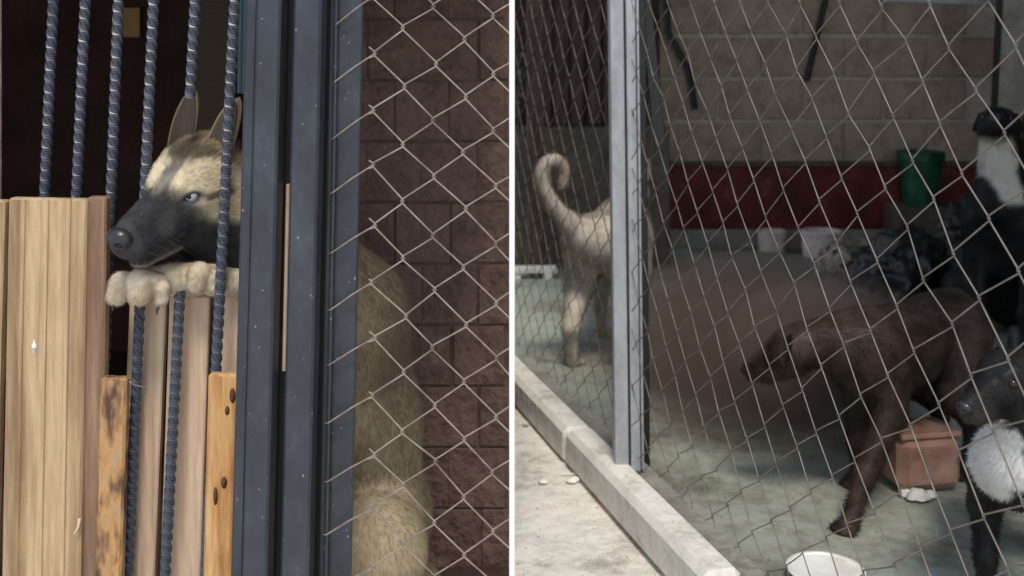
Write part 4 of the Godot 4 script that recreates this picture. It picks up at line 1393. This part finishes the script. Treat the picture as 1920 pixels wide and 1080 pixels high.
	mm.v.clear(); mm.n.clear(); mm.c.clear()
	mm.box(Vector3(gp.x + 0.12, 0.6, -4.745), Vector3(0.03, 0.6, 0.03), Basis.IDENTITY, 0.003)
	put("support", mm.mesh(), M.black, g)
	var rf := thing("kennel_roof", "corrugated roof over the block kennel", "roof", Vector3(1.7, 1.7, -3.8))
	mm = MB.new()
	mm.off = rf.position
	var e0 := line(2.95)
	var e1 := line(0.95)
	prism(mm, [Vector2(e0.x + 0.15, e0.z - 0.45), Vector2(-0.45, -3.75), Vector2(-0.45, -5.75), Vector2(2.95, -5.75), Vector2(2.95, -0.95), Vector2(e1.x + 0.42, e1.z)], 2.00, 2.015)
	put("sheet", mm.mesh(), M.roof, rf)
	for q in [Vector3(2.72, 0, -1.05), Vector3(line(1.0).x + 0.48, 0, -1.0)]:
		mm = MB.new()
		mm.off = rf.position
		mm.box(q + Vector3(0, 0.998, 0), Vector3(0.02, 0.998, 0.02), Basis.IDENTITY, 0.003)
		put("roof_post", mm.mesh(), M.galv, rf)
	# pole leaning on the wall, strap hanging on it
	mm = MB.new()
	var pp := at(1520, 140, 5.44)
	mm.off = pp
	mm.tube([at(1512, 152, 5.46), at(1562, -60, 5.46), at(1590, -170, 5.46)], 0.017, 8)
	tag(put("dark_pole", mm.mesh(), M.black, null, pp), "thin black pole slanting down across the block wall", "pole")
	mm = MB.new()
	var hs := at(1280, 100, 5.44)
	mm.off = hs
	mm.tube([at(1258, -120, 5.46), at(1250, 0, 5.46), at(1252, 60, 5.46), at(1272, 95, 5.455), at(1290, 130, 5.455), at(1297, 165, 5.455), at(1303, 205, 5.455)], 0.019, 8)
	tag(put("black_hose", mm.mesh(), M.black, null, hs), "black hose hanging down the block wall beside the post", "hose")
	# beam across the top right
	mm = MB.new()
	var bm := at(1800, -2, 4.9)
	mm.off = bm
	mm.box(bm, Vector3(0.36, 0.028, 0.02), Basis(Vector3.BACK, -0.03), 0.003)
	tag(put("beam", mm.mesh(), M.galv, null, bm), "pale beam along the top of the block wall", "beam")
	kennel_clutter()
	# brown dust hanging over the blanket
	var dust := Node3D.new()
	dust.name = "dust_cloud"
	add_child(dust)
	dust.position = at(1425, 640, 2.7)
	for e in [[1430, 640, 2.75, Vector3(0.92, 0.46, 1.1), 0.55], [1400, 650, 2.85, Vector3(0.70, 0.38, 0.8), 0.7], [1330, 640, 2.95, Vector3(0.52, 0.36, 0.6), 0.8], [1480, 655, 2.6, Vector3(0.56, 0.36, 0.7), 0.9], [1540, 650, 2.35, Vector3(0.44, 0.30, 0.5), 1.0], [1420, 590, 3.0, Vector3(0.60, 0.36, 0.7), 0.6], [1500, 620, 2.7, Vector3(0.34, 0.26, 0.4), 1.0]]:
		var f := FogVolume.new()
		f.name = "dust_puff"
		f.shape = RenderingServer.FOG_VOLUME_SHAPE_ELLIPSOID
		f.size = e[3]
		var fm := FogMaterial.new()
		fm.density = e[4] * 2.1
		fm.albedo = S(168, 148, 136)
		fm.edge_fade = 0.5
		f.material = fm
		dust.add_child(f, true)
		f.position = at(e[0], e[1], e[2]) - dust.position
	tag(dust, "cloud of brown dust hanging over the kennel floor", "dust", "", "stuff")

func dish(pos: Vector3, r: float, h: float, m: Material, called: String, label: String, category: String, group := "") -> void:
	var o := thing(called, label, category, pos, group)
	var mb := MB.new()
	mb.lathe(Vector3.ZERO, [Vector2(0.0, 0.004), Vector2(r * 0.8, 0.004), Vector2(r * 0.86, 0.0), Vector2(r * 0.9, 0.004), Vector2(r, h * 0.9)], 36)
	mb.lathe(Vector3.ZERO, [Vector2(r * 0.92, h * 0.9), Vector2(r * 0.8, 0.018), Vector2(0.0, 0.012)], 36)
	put("bowl", mb.mesh(), m, o)
	mb = MB.new()
	mb.lathe(Vector3.ZERO, [Vector2(r * 0.995, h * 0.86), Vector2(r * 1.06, h * 0.90), Vector2(r * 1.06, h), Vector2(r * 0.96, h * 1.04), Vector2(r * 0.915, h * 0.9)], 36)
	put("rim", mb.mesh(), m, o)

func kennel_clutter() -> void:
	var fl := func(p: float, y: float) -> Vector3:
		var z := CH * F / (y - HY)
		return Vector3((p - 960.0) * z / F, 0.008, -z)
	dish(fl.call(1447, 474), 0.072, 0.105, M.dish, "feed_dish", "round pinkish-white feed dish by the red band, shorter of the two", "dish", "feed dishes by the red band")
	dish(fl.call(1540, 484), 0.098, 0.128, M.dish, "feed_dish", "wide-rimmed feed dish by the red band, beside the spotted rag", "dish", "feed dishes by the red band")
	# green bucket
	var g := thing("bucket", "dark green plastic bucket against the red band", "bucket", fl.call(1726, 470))
	g.position.y = 0.24
	var mb := MB.new()
	mb.lathe(Vector3.ZERO, [Vector2(0.0, 0.0), Vector2(0.085, 0.0), Vector2(0.112, 0.27), Vector2(0.104, 0.27), Vector2(0.08, 0.01), Vector2(0.0, 0.01)], 32)
	put("pail", mb.mesh(), M.green, g)
	mb = MB.new()
	mb.lathe(Vector3.ZERO, [Vector2(0.111, 0.225), Vector2(0.12, 0.23), Vector2(0.122, 0.275), Vector2(0.112, 0.28)], 32)
	put("rim", mb.mesh(), M.green, g)
	mb = MB.new()   # crate the bucket stands on
	var cp: Vector3 = fl.call(1726, 470)
	cp.y = 0.0
	mb.box(Vector3(0, 0.124, 0), Vector3(0.16, 0.115, 0.13), Basis.IDENTITY, 0.006)
	tag(put("low_block", mb.mesh(), M.render_grey, null, cp), "low grey block under the green bucket", "block")
	# rag, bags
	var rg: Vector3 = fl.call(1592, 545)
	tag(put("rag", heap(rg, Vector3(0.135, 0.14, 0.12), 0.30, 7.0, 43, 64), M.rag, null, rg), "pale rag with dark spots lying beside the wide-rimmed dish", "rag")
	for e in [[1690, 590, Vector3(0.17, 0.20, 0.16), M.bag, 51, "shiny black plastic bag slumped beside the spotted rag"], [1762, 560, Vector3(0.15, 0.16, 0.14), M.bag_grey, 53, "crumpled grey plastic bag lying between two black ones"], [1826, 556, Vector3(0.15, 0.25, 0.15), M.bag, 55, "tall shiny black plastic bag next to the sitting black dog"]]:
		var bp: Vector3 = fl.call(e[0], e[1])
		tag(put("plastic_bag", heap(bp, e[2], 0.22, 8.0, e[4], 96), e[3], null, bp), e[5], "bag", "plastic bags on the kennel floor")
	# pinkish tub behind the brown dog's leg
	var tp: Vector3 = fl.call(1722, 915)
	var t := thing("tub", "pinkish-brown plastic tub between the brown dog's legs", "tub", tp)
	mb = MB.new()
	mb.box(Vector3(0, 0.062, 0), Vector3(0.076, 0.060, 0.055), Basis(Vector3.UP, 0.2), 0.02)
	put("tub_body", mb.mesh(), M.tub, t)
	mb = MB.new()
	mb.box(Vector3(0, 0.1225, 0), Vector3(0.0715, 0.006, 0.0505), Basis(Vector3.UP, 0.2), 0.004)
	put("lid", mb.mesh(), M.tub, t)
	# scraps by the tub
	rng.seed = 23
	for e in [[1702, 938, 0.016, "torn white paper scrap nearest the brown dog's leg"], [1722, 944, 0.020, "largest torn white paper scrap in front of the pinkish tub"], [1743, 940, 0.014, "small torn paper scrap nearest the black and white dog"]]:
		var sp: Vector3 = fl.call(e[0], e[1])
		tag(put("paper_scrap", heap(sp, Vector3(e[2], e[2] * 0.6, e[2] * 0.8), 0.5, 60.0, rng.randi() % 99, 20), M.paper, null, sp), e[3], "scrap", "paper scraps by the tub")
	# white basin at the bottom edge
	dish(fl.call(1548, 1096), 0.064, 0.020, M.white_plastic, "white_basin", "round white basin on the floor just inside the fence", "basin")
	# rubble outside the kerb
	var spots := [[1075, 905, 0.012, true, "white lump on the pale ground beside the wire offcut"], [1018, 908, 0.010, true, "white lump on the pale ground nearest the white lath"],
		[1052, 850, 0.009, false, "grey pebble against the kerb beside the joint between two pieces"], [1090, 868, 0.011, false, "grey pebble against the kerb above the wire offcut"], [1182, 955, 0.016, false, "largest grey stone at the foot of the kerb"],
		[1240, 1000, 0.015, true, "white lump at the foot of the kerb beyond the largest grey stone"], [1130, 935, 0.010, false, "grey pebble between the wire offcut and the largest grey stone"], [985, 800, 0.007, false, "tiny grey pebble on the pale ground at the far end of the kerb"]]
	for e in spots:
		var z: float = CH * F / (e[1] - HY)
		var sp := Vector3((e[0] - 960.0) * z / F, 0.0, -z)
		tag(put("stone", heap(sp, Vector3(e[2], e[2] * 0.7, e[2] * 0.85), 0.4, 50.0, int(e[0]), 20), M.paper if e[3] else M.kerb_grey, null, sp), e[4], "stone", "stones lying by the kerb")
	mb = MB.new()
	var wz := CH * F / (893.0 - HY)
	var wp := Vector3((1072 - 960.0) * wz / F, 0.004, -wz)
	mb.tube([Vector3(-0.022, 0.001, 0), Vector3(0, 0.003, 0.004), Vector3(0.024, 0.001, 0.002)], 0.0016, 6)
	tag(put("wire_offcut", mb.mesh(), M.paper, null, wp), "short white offcut of wire on the pale ground", "wire")

# ---------------------------------------------------------------- all of it
func _ready() -> void:
	# camera: level, lens shifted down
	var cam := Camera3D.new()
	cam.name = "camera"
	add_child(cam)
	cam.position = Vector3(0, CH, 0)
	var near := 0.1
	cam.projection = Camera3D.PROJECTION_FRUSTUM
	cam.near = near
	cam.far = 400.0
	cam.size = near * 1080.0 / F
	cam.frustum_offset = Vector2(0, -near * (540.0 - HY) / F)
	cam.current = true
	var lens := CameraAttributesPhysical.new()
	lens.frustum_focus_distance = 1.38
	lens.exposure_aperture = 8.0
	lens.frustum_focal_length = 50.0
	cam.attributes = lens
	cam.projection = Camera3D.PROJECTION_FRUSTUM
	cam.near = near
	cam.far = 400.0
	cam.size = near * 1080.0 / F
	cam.frustum_offset = Vector2(0, -near * (540.0 - HY) / F)
	# overcast sky
	var env := Environment.new()
	env.background_mode = Environment.BG_SKY
	var sky := Sky.new()
	var sm := ProceduralSkyMaterial.new()
	sm.sky_top_color = Color(0.70, 0.76, 0.85)
	sm.sky_horizon_color = Color(0.86, 0.87, 0.88)
	sm.sky_curve = 0.2
	sm.ground_bottom_color = Color(0.5, 0.49, 0.46)
	sm.ground_horizon_color = Color(0.7, 0.7, 0.68)
	sky.sky_material = sm
	env.sky = sky
	env.tonemap_mode = Environment.TONE_MAPPER_LINEAR
	env.tonemap_exposure = 1.6
	env.volumetric_fog_enabled = true
	env.volumetric_fog_density = 0.0
	env.sdfgi_enabled = true
	env.ssao_enabled = true
	env.ssil_enabled = true
	var we := WorldEnvironment.new()
	we.name = "environment"
	we.environment = env
	add_child(we)
	var sun := DirectionalLight3D.new()
	sun.name = "sun"
	sun.light_energy = 0.5
	sun.light_angular_distance = 14.0
	sun.light_color = Color(1.0, 0.96, 0.9)
	sun.shadow_enabled = true
	add_child(sun)
	sun.look_at_from_position(Vector3.ZERO, Vector3(-0.06, -1.0, -0.60), Vector3.UP)
	materials()
	# ground and floor
	var mb := MB.new()
	mb.quad(Vector3(-150, 0, -150), Vector3(150, 0, -150), Vector3(150, 0, 150), Vector3(-150, 0, 150))
	tag(put("ground", mb.mesh(), M.ground), "pale dusty concrete ground", "", "", "structure")
	mb = MB.new()
	var a := line(3.03)
	var b := line(0.72)
	var fp := [Vector2(a.x, a.z), Vector2(-0.5, -3.03), Vector2(-0.5, -5.7), Vector2(2.9, -5.7), Vector2(2.9, -0.72), Vector2(b.x, b.z)]
	prism(mb, fp, 0.0, 0.006)
	tag(put("kennel_floor", mb.mesh(), M.floor), "worn grey-green concrete floor", "", "", "structure")
	mb = MB.new()
	mb.box(Vector3(-0.75, 0.004, -2.3), Vector3(0.75, 0.004, 1.0), Basis.IDENTITY, 0.001)
	tag(put("run_floor", mb.mesh(), M.dark_wall), "dark stained floor of the run behind the gate", "", "", "structure")
	run_walls()
	kennel()
	gate_side()
	# white sheet that parts the two places
	mb = MB.new()
	var sp := Vector3(0, 0, -1.13)
	mb.off = sp
	mb.box(Vector3(0, 0.50, -1.13), Vector3(0.0029, 0.50, 0.03), Basis.IDENTITY, 0.0006)
	tag(put("white_lath", mb.mesh(), M.white_sheet, null, sp), "thin upright white lath between the two dog runs", "lath")
	kennel_dogs()
	shepherd()
